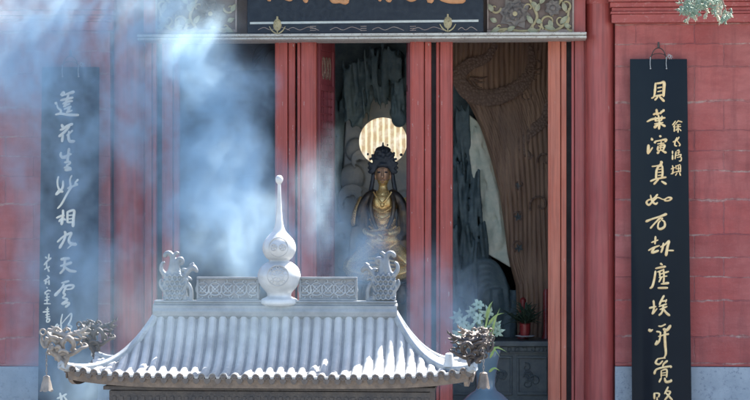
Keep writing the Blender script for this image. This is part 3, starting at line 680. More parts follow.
for (x, y) in ((517, 186), (518, 217), (519, 248)):
    m = MB()
    for k in range(5): petal(m, x, y, k * 1.25 + y, 4.5, 2.2, Yw - .035, .008)
    m.build('painted_flower', 'altar', scr)

# rock carving helper: overlapping hanging folds
def folds(mb, xs, y0, y1, Y, r, wave=3, n=6, dy=.05):
    for x in xs:
        a = y0 + random.uniform(-8, 8); b = y1 + random.uniform(-10, 10); ph = random.uniform(0, 6); pts = []
        for i in range(n): t = i / (n - 1); pts.append((x + wave * math.sin(ph + t * 4), a + (b - a) * t, r * (.6 + .6 * math.sin(PI * min(1, .15 + t * .8))), dy * math.sin(ph + 3 * t)))
        ptube(mb, pts, Y, seg=8)
def blobs(mb, pts, Y):
    for x, y, r in pts: mb.ell(P(x, y, Y), (r * S(Y), r * S(Y) * .6, r * S(Y) * 1.1), 14, 10)
Yr = 2.1
rk = empty('carved_rock', (P(478, 400, Yr).x, Yr, .75)); tag(rk, 'blue black carved rock hanging in folds behind the left side of the right opening', 'rock carving')
m = MB(); m.poly([P(446, 20, Yr + .2), P(474, 110, Yr + .2), P(486, 230, Yr + .2), P(520, 430, Yr + .2), P(440, 430, Yr + .2), P(430, 200, Yr + .2)], (0, .3, 0))
blobs(m, [(456, 130, 12), (464, 150, 12), (460, 180, 14), (468, 205, 14), (462, 230, 15), (474, 240, 13), (466, 265, 17), (496, 292, 15), (500, 320, 16)], Yr + .04)
folds(m, [449 + 2.3 * k for k in range(10)], 108, 172, Yr - .04, 1.7, 1.4); folds(m, [449 + 2.6 * k for k in range(13)], 168, 236, Yr - .1, 1.9, 1.6); folds(m, [450 + 2.7 * k for k in range(14)], 226, 292, Yr - .14, 1.9, 1.8)
for k in range(7): ptube(m, [(458 + k * 3.4, 292 + k * 5, 2.6), (464 + k * 3, 274 + k * 5.4, 3.2), (478 + k * 1.6, 262 + k * 5.6, 3.4), (494 - k * .2, 264 + k * 5.2, 3.4), (505 - k, 284 + k * 4.4, 3.2), (508 - k * 1.4, 318 + k * 2, 2.6)], Yr - .16 + .012 * k)
blobs(m, [(484, 300, 16), (486, 322, 16)], Yr + .02)
folds(m, [455, 470, 485, 500, 512], 290, 350, Yr - .1, 7)
m.build('folds', 'rock', rk, remesh=.012)
Yc = 2.02
pr = MB()
pr.poly([P(466, 112, Yc + .0), P(486, 128, Yc), P(496, 165, Yc), P(504, 205, Yc), P(508, 250, Yc), P(511, 268, Yc), P(489, 255, Yc), P(480, 240, Yc), P(482, 205, Yc), P(472, 175, Yc), P(468, 145, Yc)], (0, .1, 0))
for x, y, r in ((478, 138, 6), (484, 165, 8), (492, 200, 9), (498, 235, 7)): pr.ell(P(x, y, Yc), (r * S(Yc), .035, r * 2.2 * S(Yc)), 10, 8)
for k in range(7): ptube(pr, [(474 + k * 3, 125 + k * 8, 1.0), (480 + k * 3, 150 + k * 9, 1.8), (486 + k * 2.6, 180 + k * 9, 1.2)], Yc - .03)
po = pr.build('pale_rock_face', 'cloth', None, origin=P(490, 280, Yc), remesh=.012); tag(po, 'pale weathered rock sliver between the dark folds and the brown screen', 'rock carving')

# central niche
Yn = 2.6
nr = empty('carved_rock', (P(370, 400, Yn).x, Yn, .75)); tag(nr, 'dark carved rock grotto with hanging folds above and around the golden statue', 'rock carving')
m = MB(); m.poly([P(300, 20, Yn + .3), P(450, 20, Yn + .3), P(450, 430, Yn + .3), P(300, 430, Yn + .3)], (0, .2, 0))
blobs(m, [(357, 88, 13), (366, 74, 14), (380, 62, 14), (394, 64, 14), (404, 78, 14), (398, 92, 12), (352, 104, 9), (388, 80, 12)], Yn + .02)
folds(m, [326 + 2.2 * k for k in range(8)], 92, 215, Yn, 1.9, 1.5); folds(m, [344 + 2 * k for k in range(13)], 64, 122, Yn - .16, 1.5, 1.2); folds(m, [366 + 2 * k for k in range(21)], 50, 104, Yn - .2, 1.5, 1.4)
folds(m, [394, 396, 399, 402, 405, 408], 88, 120, Yn - .3, 1.9, 1); blobs(m, [(399, 119, 8), (395, 113, 6)], 2.12); folds(m, [394, 397, 400, 403], 86, 114, 2.13, 2.2, 1)
for k in range(5): ptube(m, [(345 + k * 3, 110 + k * 4, 2.2), (352 + k * 6, 80 + k * 3, 2.4), (368 + k * 6, 60 + k * 4, 2.4), (388 + k * 4, 62 + k * 6, 2.2), (398, 90, 2)], Yn - .05 - .02 * k)
m.build('hanging_folds', 'rock', nr, remesh=.014)
m = MB()
m.poly([P(x, y, Yn + .05) for x, y in ((348, 95), (372, 92), (412, 110), (412, 300), (328, 300), (330, 220), (342, 190), (345, 130))], (0, .2, 0))
blobs(m, [(356, 150, 11), (352, 178, 13), (345, 205, 15), (360, 200, 12), (346, 240, 17), (338, 265, 16), (362, 275, 16), (352, 225, 12), (404, 200, 9), (408, 235, 12)], Yn + .02)
for (x, y, r) in ((352, 198, 13), (342, 236, 13), (350, 262, 12), (362, 160, 10)):
    for k in range(4): q = 2.2 + .4 * k; ptube(m, [(x + (r - 3 * k) * math.cos(q + t * .5), y + (r - 3 * k) * math.sin(q + t * .5), 1.3) for t in range(8)], Yn - .10)
m.build('rock_swirls', 'rocklight', nr, remesh=.012)
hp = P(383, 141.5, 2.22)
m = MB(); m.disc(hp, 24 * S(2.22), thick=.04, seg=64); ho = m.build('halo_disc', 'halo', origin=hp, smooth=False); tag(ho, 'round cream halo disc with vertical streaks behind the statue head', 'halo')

# seated statue
Yt = 2.0; sT = S(Yt)
st = empty('seated_statue', (P(383, 283, Yt).x, Yt, P(383, 290, Yt).z)); tag(st, 'golden seated temple statue with tall black crown in front of the round halo', 'statue')
def pe(mb, x, y, dy, rx, ry, rz): c = P(x, y, Yt) + Vector((0, dy, 0)); mb.ell(c, (rx * sT, ry * sT, rz * sT), 18, 12)
m = MB()
pe(m, 383, 174.5, 0, 7.6, 7.4, 9.8); pe(m, 383, 181, -.01, 5.6, 5.8, 5)
ptube(m, [(383, 182, 4.2), (383, 188, 4.6), (383, 194, 7)], Yt)
pe(m, 383, 204, 0, 15, 9, 14); pe(m, 383, 198, .01, 20, 7.5, 7.5); pe(m, 383, 221, 0, 13.5, 9, 14); pe(m, 383, 241, -.02, 21, 12, 12)
ptube(m, [(365, 199, 6.2), (358, 212, 5.6), (356, 225, 5), (368, 233, 3.8, -.12), (377, 236, 3, -.16)], Yt)
ptube(m, [(401, 199, 6.2), (405, 211, 5.4), (405, 224, 4.8), (398, 231, 3.8, -.10), (389, 234, 3, -.16)], Yt)
for k in range(4): ptube(m, [(376 + k, 235, 1.1, -.17), (381 + k * .6, 234 + k, .9, -.2), (385, 235.5 + k * 1.2, .7, -.18)], Yt)
ptube(m, [(374, 247, 10), (360, 257, 9, -.1), (352, 268, 8.5, -.14), (366, 273, 8, -.2), (384, 271, 7, -.22)], Yt)
ptube(m, [(391, 247, 10), (402, 257, 9, -.1), (410, 268, 8, -.14), (396, 274, 7, -.2), (380, 275, 6, -.2)], Yt)
m.build('body', 'gold', st, remesh=.008)
m = MB()
pe(m, 383, 174.5, -.02, 6.8, 6.2, 9.2)
ptube(m, [(383, 169, .7, -.078), (383, 174, 1.1, -.088), (383, 177, 1.8, -.097), (383, 178.2, .9, -.085)], Yt)
ptube(m, [(380.4, 180.8, .6, -.074), (383, 180.3, 1, -.083), (385.6, 180.8, .6, -.074)], Yt); ptube(m, [(381.2, 182.4, .5, -.07), (383, 182.8, .9, -.078), (384.8, 182.4, .5, -.07)], Yt)
for a in (-1, 1):
    ptube(m, [(383 + a * 1.6, 169.6, .5, -.076), (383 + a * 3.6, 168.5, .6, -.072), (383 + a * 5.6, 169.8, .5, -.058)], Yt)
    pe(m, 383 + a * 7.4, 175.5, .0, 1.1, 1.8, 4.6)
m.build('face', 'copper', st, remesh=.005)
for a in (-1, 1):
    m = MB(); pe(m, 383 + a * 3.4, 172.4, -.070, 1.9, .9, .8); m.build('eye', 'crown', st)
m = MB()
pe(m, 383, 165, .01, 9.6, 8, 5.0); pe(m, 383, 157, .02, 9.5, 7, 8); pe(m, 383, 150, .02, 8, 5, 4)
for k in range(40): m.ell(P(383 + random.gauss(0, 7), 158 + random.gauss(0, 5), Yt - .04), random.uniform(1.2, 2.4) * sT, 6, 5)
for k in range(15):
    t = k / 14; a = PI * (t - .5) * 1.25; x = 383 + 11 * math.sin(a); y = 167 - 9 * math.cos(a) + 2
    ptube(m, [(383 + 7 * math.sin(a), 167, 1.8, -.03), (x, y, 1.6, -.04), (383 + 15 * math.sin(a), 166 - 18 * math.cos(a) + 4 * (k % 2), .8, -.03)], Yt)
    m.ell(P(383 + 14.2 * math.sin(a), 166 - 16 * math.cos(a), Yt - .03), 1.5 * sT, 8, 6)
for a in (-1, 1): ptube(m, [(383 + a * 9, 166, 2), (383 + a * 10, 178, 2.2), (383 + a * 12, 190, 2.4), (383 + a * 14, 200, 1.6)], Yt)
ptube(m, [(383, 150, 2), (383, 144, 1), (383, 141.5, .5)], Yt)
m.build('crown', 'crown', st, remesh=.007)
m = MB()   # dark robe falling over shoulders and arms
for a, sh in ((-1, 0), (1, 0)):
    for k in range(6):
        ptube(m, [(383 + a * (11 + k), 190 + k * 1.2, 2), (383 + a * (15 + k * .9), 198 + k, 2.0, -.05), (383 + a * (16 + k * 1.9), 218, 1.5, -.07), (383 + a * (16 + k * 2.3), 240, 1.5, -.07), (383 + a * (19 + k * 2.8), 258, 1.6, -.06), (383 + a * (20 + k * 3.2), 282, 1.6, -.03)], Yt, step=6)
for a in (-1, 1):
    ptube(m, [(383 + a * 8, 191, 3, -.04), (383 + a * 15, 197, 4.6, -.05), (383 + a * 20, 208, 5.4, -.05), (383 + a * 22, 222, 5.6, -.06), (383 + a * 21, 234, 4.6, -.10), (383 + a * 17, 238, 3, -.15)], Yt)
    pe(m, 383 + a * 20, 228, .02, 7, 5, 26); pe(m, 383 + a * 25, 250, .02, 9, 6, 20)
    ptube(m, [(383 + a * 8, 190, 2.4, -.05), (383 + a * 11.5, 203, 2.6, -.10), (383 + a * 10, 217, 2.4, -.12), (383 + a * 5, 229, 1.8, -.13)], Yt)
    for k in range(3): ptube(m, [(383 + a * (25 + k * 2), 226, 2, -.10), (383 + a * (27 + k * 2), 245, 2.2, -.12), (383 + a * (30 + k), 262 + k * 4, 1.6, -.16)], Yt)
m.build('outer_robe', 'bronze', st, remesh=.009)
m = MB()   # folds and jewels
for k in range(6): ptube(m, [(371 - k * .5, 205 + k * 7, .9, -.09), (383, 212 + k * 7.4, 1.2, -.13), (395 + k * .5, 205 + k * 7, .9, -.09)], Yt)
for k in range(5): ptube(m, [(352 + k, 262 + k * 3, 1, -.22), (372, 258 + k * 4, 1.5, -.27), (392, 260 + k * 4, 1.4, -.27), (408 - k, 264 + k * 2.6, 1, -.2)], Yt)
ptube(m, [(374, 192, .9, -.08), (383, 203, 1.2, -.12), (392, 192, .9, -.08)], Yt); pe(m, 383, 205, -.12, 2.2, 1.5, 2.4)
ptube(m, [(368, 232, 1.5, -.1), (383, 229, 1.6, -.12), (398, 232, 1.5, -.1)], Yt)
m.build('robe_folds', 'gold', st)
m = MB(); c = P(383, 292, Yt)
m.lathe((c.x, Yt - .05, c.z - .05), [(.30, .13), (.38, .1), (.36, .02), (.30, -.06), (.36, -.2), (.4, -.5)], 32)
for k in range(26):
    q = 2 * PI * k / 26; m.ell((c.x + .37 * math.cos(q), Yt - .05 + .37 * math.sin(q), c.z + .0), (.05, .05, .09), 8, 6)
m.build('lotus_seat', 'bronze', st)

# scroll fan on the beam seen in the left opening
m = MB(); Yf = 1.2
for k in range(9): q = math.radians(95 + k * 11); ptube(m, [(277 + 14 * math.cos(q), 52 - 14 * math.sin(q) + 3, .8), (277 + 24 * math.cos(q), 52 - 24 * math.sin(q) + 16, .9)], Yf)
for rr in (13, 25):
    ptube(m, [(277 + rr * math.cos(math.radians(a)), 54 - rr * math.sin(math.radians(a)) + 8, .6) for a in range(95, 190, 12)], Yf)
m.pbox(182, 292, 20, 70, Yf + .05, .06); fo = m.build('inner_beam_board', 'darkwood', origin=P(240, 70, Yf)); tag(fo, 'dark inner beam board with a carved fan in the left opening', 'beam')

# altar and what stands on it
Ya = 1.0
al = empty('altar_table', (P(505, 400, Ya).x, Ya, .75)); tag(al, 'dark carved altar table low in the right opening', 'altar')
a = P(446, 345, Ya).x; b = P(590, 345, Ya).x; zt = P(510, 341, Ya).z
m = MB(); m.box(a, b, Ya - .02, Ya + .6, zt - .05, zt); m.box(a + .03, b - .03, Ya + .02, Ya + .56, zt - .10, zt - .052); m.build('table_top', 'altar', al, smooth=False, bevel=.006)
m = MB(); m.box(a + .05, b - .05, Ya + .06, Ya + .5, .752, zt - .102)
for (p0, p1) in ((452, 478), (482, 512), (517, 547), (551, 580)): 
    for (q0, q1, r0, r1) in ((p0, p1, 356, 358.5), (p0, p1, 392, 395), (p0, p0 + 2, 358.5, 392), (p1 - 2, p1, 358.5, 392)): m.pbox(q0, q1, r0, r1, Ya + .04, .019)
m.build('carved_body', 'altar', al, smooth=False, bevel=.003)
for cx in (465, 497, 532, 565):
    m = MB()
    for k in range(6): scroll(m, cx + random.uniform(-7, 7), 375 + random.uniform(-11, 11), random.uniform(4, 7), 1.1, random.random() * 6, Ya + .055, .9)
    m.build('carved_scrolls', 'altar', al)
m = MB(); m.pbox(449, 588, 351.6, 352.4, Ya + .004, .006)
for k in range(18): scroll(m, 450 + k * 7.5, 349.5, 3, 1.0, k, Ya + .005, .6)
m.build('carved_border', 'altar', al)

def pot_plant(px, py_base, Y, label, spread=22, hgt=34):
    c = P(px, py_base, Y); s = S(Y)
    o = empty('potted_plant', c); tag(o, label, 'plant')
    m = MB(); m.lathe(c, [(7 * s, 14 * s), (5.6 * s, 13 * s), (5.4 * s, 6 * s), (4.4 * s, .8 * s)], 24); m.build('pot', 'redpaint', o)
    m = MB(); m.lathe(c, [(9.5 * s, 1.6 * s), (9.8 * s, 1.2 * s), (7 * s, .0)], 28); m.build('saucer', 'saucer', o)
    m = MB()
    for k in range(90):
        q = random.uniform(0, 2 * PI); e = random.uniform(.1, 1.3); L = random.uniform(.5, 1) * hgt * s
        b0 = c + Vector((0, 0, 12 * s)); mid = b0 + Vector((math.cos(q) * math.cos(e) * L * .5, math.sin(q) * math.cos(e) * L * .5, math.sin(e) * L * .7))
        end = mid + Vector((math.cos(q) * L * .35, math.sin(q) * L * .35, -L * .05 + random.uniform(-.2, .3) * L))
        m.tube([b0, (b0 + mid) / 2 + Vector((0, 0, .01)), mid, end], [.004, .010, .012, .001], 5, flat=(Vector((0, 0, 1)), .3))
    m.build('foliage', 'leaf', o)
pot_plant(525, 337, Ya + .15, 'dark leafy plant in a red pot on a white saucer on the altar')
c = P(523, 341, Ya + .4); m = MB(); m.lathe(c, [(.012, .42), (.03, .40), (.034, .1), (.05, .04), (.06, 0)], 18); co = m.build('red_candle', 'redpaint', origin=c); tag(co, 'short red candle standing behind the pot plant on the altar', 'candle')
m = MB(); m.lathe(P(546, 341, Ya + .4), [(.02, .5), (.028, .46), (.026, .1), (.05, 0)], 18); co = m.build('red_candle', 'redpaint', origin=P(546, 341, Ya + .4)); tag(co, 'taller red candle beside the right post on the altar', 'candle')

# ------------------------------------------------------------------ floor vase with lilies
Yv = -.75; sv = S(Yv); vx = P(486, 345, Yv).x
zz = lambda py: 3 - (py - 200) * sv
m = MB(); prof = [(13.5, 349), (14.5, 350), (13, 358), (11, 368), (9.5, 378), (9, 386), (11, 390), (17, 394), (24, 401), (33, 418), (34, 432), (26, 452), (18, 462)]
m.lathe((vx, Yv, 0), [(r * sv, zz(y)) for r, y in prof] + [(17 * sv, .752)], 56)
vo = m.build('floor_vase', 'porcelain', origin=(vx, Yv, .75), angle=80); tag(vo, 'pale blue porcelain floor vase right of the burner holding lilies', 'vase')
lb = empty('lily_bouquet', (vx, Yv, zz(343))); tag(lb, 'bouquet of white lilies with yellow green buds in the porcelain vase', 'flowers')
m = MB(); fl = [(463, 322, -.1), (470, 312, 0), (478, 306, .05), (486, 312, -.08), (494, 323, 0), (499, 331, -.05), (472, 328, -.12), (484, 330, -.1), (459, 334, .02), (490, 338, -.1), (476, 338, -.1), (464, 342, -.08), (456, 315, .05), (479, 319, -.12)]
for x, y, d in fl: m.tube([(vx, Yv, zz(350)), (Vector((vx, Yv, zz(343))) + P(x, y, Yv + d)) / 2 + Vector((0, 0, .02)), P(x, y, Yv + d)], .006, 5)
m.build('stems', 'leafy', lb)
for x, y, d in fl:
    m = MB(); a0 = random.random() * 6; c0 = P(x, y, Yv + d)
    tilt = Vector((random.uniform(-.7, .7), -1, random.uniform(-.5, .5))).normalized(); u = tilt.orthogonal().normalized(); v = tilt.cross(u)
    for k in range(6):
        q = a0 + k * PI / 3; dr = u * math.cos(q) + v * math.sin(q); L = random.uniform(.045, .07)
        m.tube([c0, c0 + dr * L * .35 + tilt * .03, c0 + dr * L * .75 + tilt * .035, c0 + dr * L * 1.15 + tilt * .005], [.006, .017, .015, .001], 6, flat=(tilt, .25))
    for k in range(4): q = k * 1.6; m.tube([c0, c0 + tilt * .06 + (u * math.cos(q) + v * math.sin(q)) * .015], .002, 4)
    m.build('lily_flower', 'lily', lb)
m = MB()
def leafblade(mb, p0, p1, wd, sag=.03):
    p0, p1 = Vector(p0), Vector(p1); mid = (p0 + p1) / 2 + Vector((0, -.01, sag))
    mb.tube([tuple(x) for x in spline([tuple(p0), tuple(mid), tuple(p1)], 5)], [.003, wd * .7, wd, wd, wd * .8, wd * .6, wd * .5, wd * .35, wd * .2, .001, .0008][:11], 6, flat=(Vector((.2, -1, .3)).normalized(), .25))
for (x0, y0, x1, y1) in ((482, 345, 492, 303), (490, 340, 500, 308), (486, 318, 493, 301), (488, 350, 507, 352), (490, 358, 500, 346), (489, 372, 500, 371), (484, 350, 468, 355), (488, 325, 504, 313), (470, 345, 452, 332), (486, 345, 500, 357)):
    leafblade(m, P(x0, y0, Yv - .16), P(x1, y1, Yv - .16), .013)
m.build('leaves', 'leafy', lb)

# ------------------------------------------------------------------ incense burner with hipped iron roof
Yb = -7.3; sb = S(Yb); Xb = P(276, 308, Yb).x
bz = lambda py, Y=Yb: 3 - (py - 200) * S(Y)
burn = empty('incense_burner', (Xb, Yb, 0)); tag(burn, 'iron incense burner with concave silver grey tiled roof in front of the doors', 'incense burner')
RL, RX, RY = .672, .465, .46            # ridge half length, side run, front run
ZR = bz(309.5); HH = ZR - (3 - 177.5 * S(Yb - RY))
pr_ = lambda t: 1 - max(0.0, 1 - t) ** 2.6
def zroof(t, c): return ZR - HH * pr_(t) + .050 * t ** 3 * c ** 5
GAP = []
def slope(mb, axis, sgn):
    rh0, gro, run = (RL, RX, RY) if axis == 'x' else (0.0, RY, RX)
    half = rh0 + gro; pitch = .0605; nr = int(half / pitch)
    sub = 12; n = int(2 * half / pitch * sub); N_ = 44
    xs = [-half + 2 * half * i / n for i in range(n + 1)]
    vs = []; fs = []; gp = []
    for x in xs:
        t0 = max(0.0, (abs(x) - rh0) / gro)
        ph = (x / pitch) % 1.0
        w_ = abs(ph - .5) * 2  # 1 on roll centre at integer positions
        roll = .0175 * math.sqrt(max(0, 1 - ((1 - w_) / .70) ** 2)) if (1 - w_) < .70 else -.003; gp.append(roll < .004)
        for j in range(N_ + 1):
            t = t0 + (1 - t0) * j / N_
            hw = rh0 + gro * t; c = min(1, abs(x) / max(hw, 1e-6))
            sl = HH * 2.6 * max(0.0, 1 - t) ** 1.6 / run; nz = 1 / math.sqrt(1 + sl * sl); nh = sl * nz
            ti = (h0_ := RY * t) / .085 + .37 * round(x / pitch); bumpy = (-.0035 * (1 - (ti % 1.0)) + .0015 * math.sin(round(x / pitch) * 7.3)) if roll > 0 else 0
            rr = (roll + bumpy) * min(1, (1 - c) * 14 + .2)
            z = zroof(t, c) + rr * nz; h = run * t + rr * nh
            vs.append((x, sgn * h, z) if axis == 'x' else (sgn * (RL + h), x, z))
    W = N_ + 1; vs = [Vector((Xb + v[0], Yb + v[1], v[2])) for v in vs]
    n0 = len(vs); vs += [v - Vector((0, 0, .012)) for v in vs]
    for i in range(n):
        for j in range(N_):
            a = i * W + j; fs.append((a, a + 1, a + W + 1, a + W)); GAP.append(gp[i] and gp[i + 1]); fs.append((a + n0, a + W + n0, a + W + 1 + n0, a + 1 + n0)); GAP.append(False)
        a = i * W + N_; fs.append((a, a + n0, a + W + n0, a + W)); GAP.append(False)
    mb.add(vs, fs)
    return [k * pitch for k in range(-nr, nr + 1)], half, run
roof = MB(); ends = MB()
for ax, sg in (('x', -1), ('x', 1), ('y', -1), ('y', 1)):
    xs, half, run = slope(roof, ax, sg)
    for x in xs:
        c = abs(x) / half; z = zroof(1, c)
        p = Vector((x, sg * (run + .004), z)) if ax == 'x' else Vector((sg * (RL + run + .004), x, z))
        nrm = Vector((0, sg, -.12)) if ax == 'x' else Vector((sg, 0, -.12)); p += Vector((Xb, Yb, -.004))
        ends.disc(p, .0175, nrm, .018, 14); ends.ell(p, (.010 if ax == 'x' else .008, .008 if ax == 'x' else .010, .010), 8, 6)
        x2 = x + .03025
        if x2 < half - .01:
            c = abs(x2) / half; z = zroof(1, c) - .014; L = .030; pts = []
            for k in range(9):
                q = PI * k / 8; uu = x2 - .019 * math.cos(q); zz_ = z - L * math.sin(q)
                pts.append(Vector((uu, sg * (run + .001), zz_)) if ax == 'x' else Vector((sg * (RL + run + .001), uu, zz_)))
            ends.poly([q + Vector((Xb, Yb, 0)) for q in pts], (0, -sg * .010, 0) if ax == 'x' else (-sg * .010, 0, 0))
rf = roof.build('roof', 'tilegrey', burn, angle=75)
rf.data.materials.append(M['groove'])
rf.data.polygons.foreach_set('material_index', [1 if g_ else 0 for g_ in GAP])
ends.build('eave_tile_ends', 'ironmid', rf)
# hip ridges
for sx in (-1, 1):
    for sy in (-1, 1):
        m = MB(); pts = []
        for i in range(22):
            t = i / 21; pts.append(Vector((Xb + sx * (RL + RX * t), Yb + sy * RY * t, zroof(t, 1) + .010)))
        pts.append(pts[-1] + Vector((sx * .02, sy * .02, .012)))
        m.tube(pts, [.017] * len(pts), 10); m.tube([p - Vector((0, 0, .016)) for p in pts], [.02] * len(pts), 6)
        m.build('hip_ridge', 'silver', rf)
# eave soffit and architrave
m = MB()
for sg in (-1, 1):
    for ax in 'xy':
        half = (RL + RX if ax == 'x' else RY) - .02; vs = []; n_ = 40
        for i in range(n_ + 1):
            u = -half + 2 * half * i / n_; z = zroof(1, abs(u) / (half + .02)) - .018
            for (off, dz) in ((.016, 0), (.022, -.050), (.045, -.050), (.04, 0)):
                h = (RY if ax == 'x' else RL + RX) - off
                vs.append((Xb + u, Yb + sg * h, z + dz) if ax == 'x' else (Xb + sg * h, Yb + u, z + dz))
        m.add(vs, [(i * 4 + k, i * 4 + 4 + k, i * 4 + 4 + (k + 1) % 4, i * 4 + (k + 1) % 4) for i in range(n_) for k in range(4)] + [(0, 1, 2, 3), (n_ * 4 + 3, n_ * 4 + 2, n_ * 4 + 1, n_ * 4)])
m.build('fascia', 'iron', burn, smooth=False)
m = MB(); m.poly([(Xb - .93, Yb - .38, bz(386)), (Xb + .93, Yb - .38, bz(386)), (Xb + .93, Yb + .38, bz(386)), (Xb - .93, Yb + .38, bz(386))], (0, 0, .02))
m.build('soffit', 'darkiron', burn, smooth=False)
m = MB()
for (x0, x1, y0, y1) in ((-.90, .90, -.36, -.32), (-.90, .90, .32, .36), (-.90, -.86, -.319, .319), (.86, .90, -.319, .319)):
    m.box(Xb + x0, Xb + x1, Yb + y0, Yb + y1, 1.80, bz(387.2))
for k in range(44):
    x = Xb - .88 + k * .0408; m.box(x, x + .018, Yb - .366, Yb - .361, 1.82, 1.90)
m.build('architrave', 'darkiron', burn, smooth=False)
# small bell-shaped cap on the right hip
for sx, t in ((1, .72),):
    m = MB(); c = Vector((Xb + sx * (RL + RX * t), Yb - RY * t, zroof(t, 1) + .02)); m.lathe(c, [(.012, .075), (.021, .07), (.027, .035), (.034, .0)], 14); m.build('hip_cap', 'white', rf)
# posts, vessel, legs
for sx in (-1, 1):
    for sy in (-1, 1):
        m = MB(); m.lathe((Xb + sx * .78, Yb + sy * .27, 0), [(.035, 1.80), (.035, 1.32)], 16); m.build('pillar', 'darkiron', burn)
        m = MB(); m.tube([(Xb + sx * .7, Yb + sy * .24, .86), (Xb + sx * .76, Yb + sy * .28, .6), (Xb + sx * .72, Yb + sy * .25, .35), (Xb + sx * .78, Yb + sy * .29, .2)], [.11, .09, .06, .08], 12); m.build('leg', 'darkiron', burn)
m = MB(); m.box(Xb - .95, Xb + .95, Yb - .42, Yb + .42, 1.26, 1.32); m.box(Xb - .86, Xb + .86, Yb - .36, Yb + .36, .86, 1.26); m.build('vessel', 'darkiron', burn, smooth=False, bevel=.02)
m = MB(); m.box(Xb - 1.05, Xb + 1.05, Yb - .5, Yb + .5, .004, .2); m.build('stone_base', 'stone', burn, smooth=False, bevel=.02)

# main ridge
m = MB(); x0 = P(154, 308, Yb).x; x1 = P(397.5, 308, Yb).x
m.box(x0, x1, Yb - .045, Yb + .045, bz(311), bz(305.5)); m.box(x0 + .012, x1 - .012, Yb - .03, Yb + .03, bz(305.4), bz(303)); m.box(x0 + .005, x1 - .005, Yb - .038, Yb + .038, bz(302.9), bz(301))
m.tube([(x0, Yb, bz(312)), (x1, Yb, bz(312))], .05, 12)
rg = m.build('ridge', 'beastgrey', burn, smooth=False, bevel=.004)
def rpanel(p0, p1):
    m = MB()
    for (a, b, c, d) in ((p0, p1, 277, 279.2), (p0, p1, 298.6, 300.8), (p0, p0 + 2.2, 279.3, 298.5), (p1 - 2.2, p1, 279.3, 298.5)): m.pbox(a, b, c, d, Yb - .016, .032)
    fr = m.build('ridge_panel', 'beastgrey', burn, smooth=False, bevel=.002)
    m = MB(); m.pbox(p0 + 2, p1 - 2, 279, 298.7, Yb + .0, .006); m.build('panel_back', 'groove', fr, smooth=False); m = MB()
    cy = 289
    for k in range(5):
        cx = p0 + 6 + (p1 - p0 - 12) * k / 4
        scroll(m, cx, cy, 6.5, 1.0, 0, Yb - .002, 1.0, 1, .98, 20); scroll(m, cx, cy, 3.0, 1.0, 0, Yb - .004, .9, 1, .9, 14)
        for a in range(4): ptube(m, [(cx, cy, .9), (cx + 6 * math.cos(a * PI / 2 + .785), cy + 6 * math.sin(a * PI / 2 + .785), .8)], Yb - .003)
    for k in range(12): cx = p0 + 4 + (p1 - p0 - 8) * k / 11; scroll(m, cx, 281.5 if k % 2 else 296.5, 2.4, 1, k, Yb - .003, .7)
    m.build('panel_lattice', 'silver', fr)
rpanel(196.5, 259); rpanel(299, 357)

# ridge-end beasts
def beast(mirror, label):
    f = (lambda x: x) if not mirror else (lambda x: 559.0 - x)
    m = MB(); Y = Yb
    pts = [(f(163.5), 301), (f(163), 285), (f(165), 274), (f(172), 268), (f(181), 272), (f(188), 280), (f(186), 290), (f(187), 301)]
    m.poly([P(x, y, Y - .02) for x, y in pts], (0, .04, 0))
    def T(pp): ptube(m, [(f(p[0]),) + tuple(p[1:]) for p in pp], Y)
    T([(167, 296, 4), (167, 282, 4.2), (172, 270, 4.4), (173, 262, 3.6), (172, 256, 2.8), (169, 253, 2.8), (165.5, 254.5, 2.6), (165, 257.5, 2)])
    T([(178, 275, 4), (177, 266, 3), (178, 260, 2.6), (181.5, 259, 2.4), (182.5, 262.5, 1.9), (180.5, 264.5, 1.4)])
    T([(179, 283, 3.6), (184, 276, 3), (189, 270, 2.8), (193, 267.5, 3.3), (196, 270, 2.4), (197, 272.5, 1.4)])
    T([(182, 270, 2), (186, 270, 1.8), (189, 275, 1)])
    T([(180, 286, 3), (187, 284, 2.6), (190.5, 289, 2.4), (191, 297, 2.6), (190, 301, 2.8)])
    T([(183, 296, 3), (188, 300, 3), (193, 301, 2.5)])
    T([(166, 276, 3), (161.5, 270, 2.4), (162, 264, 1.8), (165, 262, 1.2)]); T([(164, 290, 2.4), (160.5, 284, 2), (161, 279, 1.2)])
    T([(174, 256, 2), (177, 252.5, 1.6), (179, 254, 1)]); T([(190, 266, 2), (194, 263, 1.4)]); T([(184, 279, 2), (189, 278, 1.6), (192, 280.5, 1)])
    for r_ in range(6):
        for k in range(4):
            x = 165.5 + k * 5 + (r_ % 2) * 2.5; y = 298 - r_ * 4.6
            if x < 186 - max(0, (3 - r_)) * 0:
                T([(x - 2.3, y - 1.8, .7, -.026), (x - 1.4, y + .6, .8, -.03), (x, y + 1.5, .8, -.03), (x + 1.4, y + .6, .8, -.03), (x + 2.3, y - 1.8, .7, -.026)])
    b = m.build('ridge_beast', 'beastgrey', burn, remesh=.0038); b['label'] = label
beast(False, 'scaly curling ridge beast at the left ridge end'); beast(True, 'scaly curling ridge beast at the right ridge end')

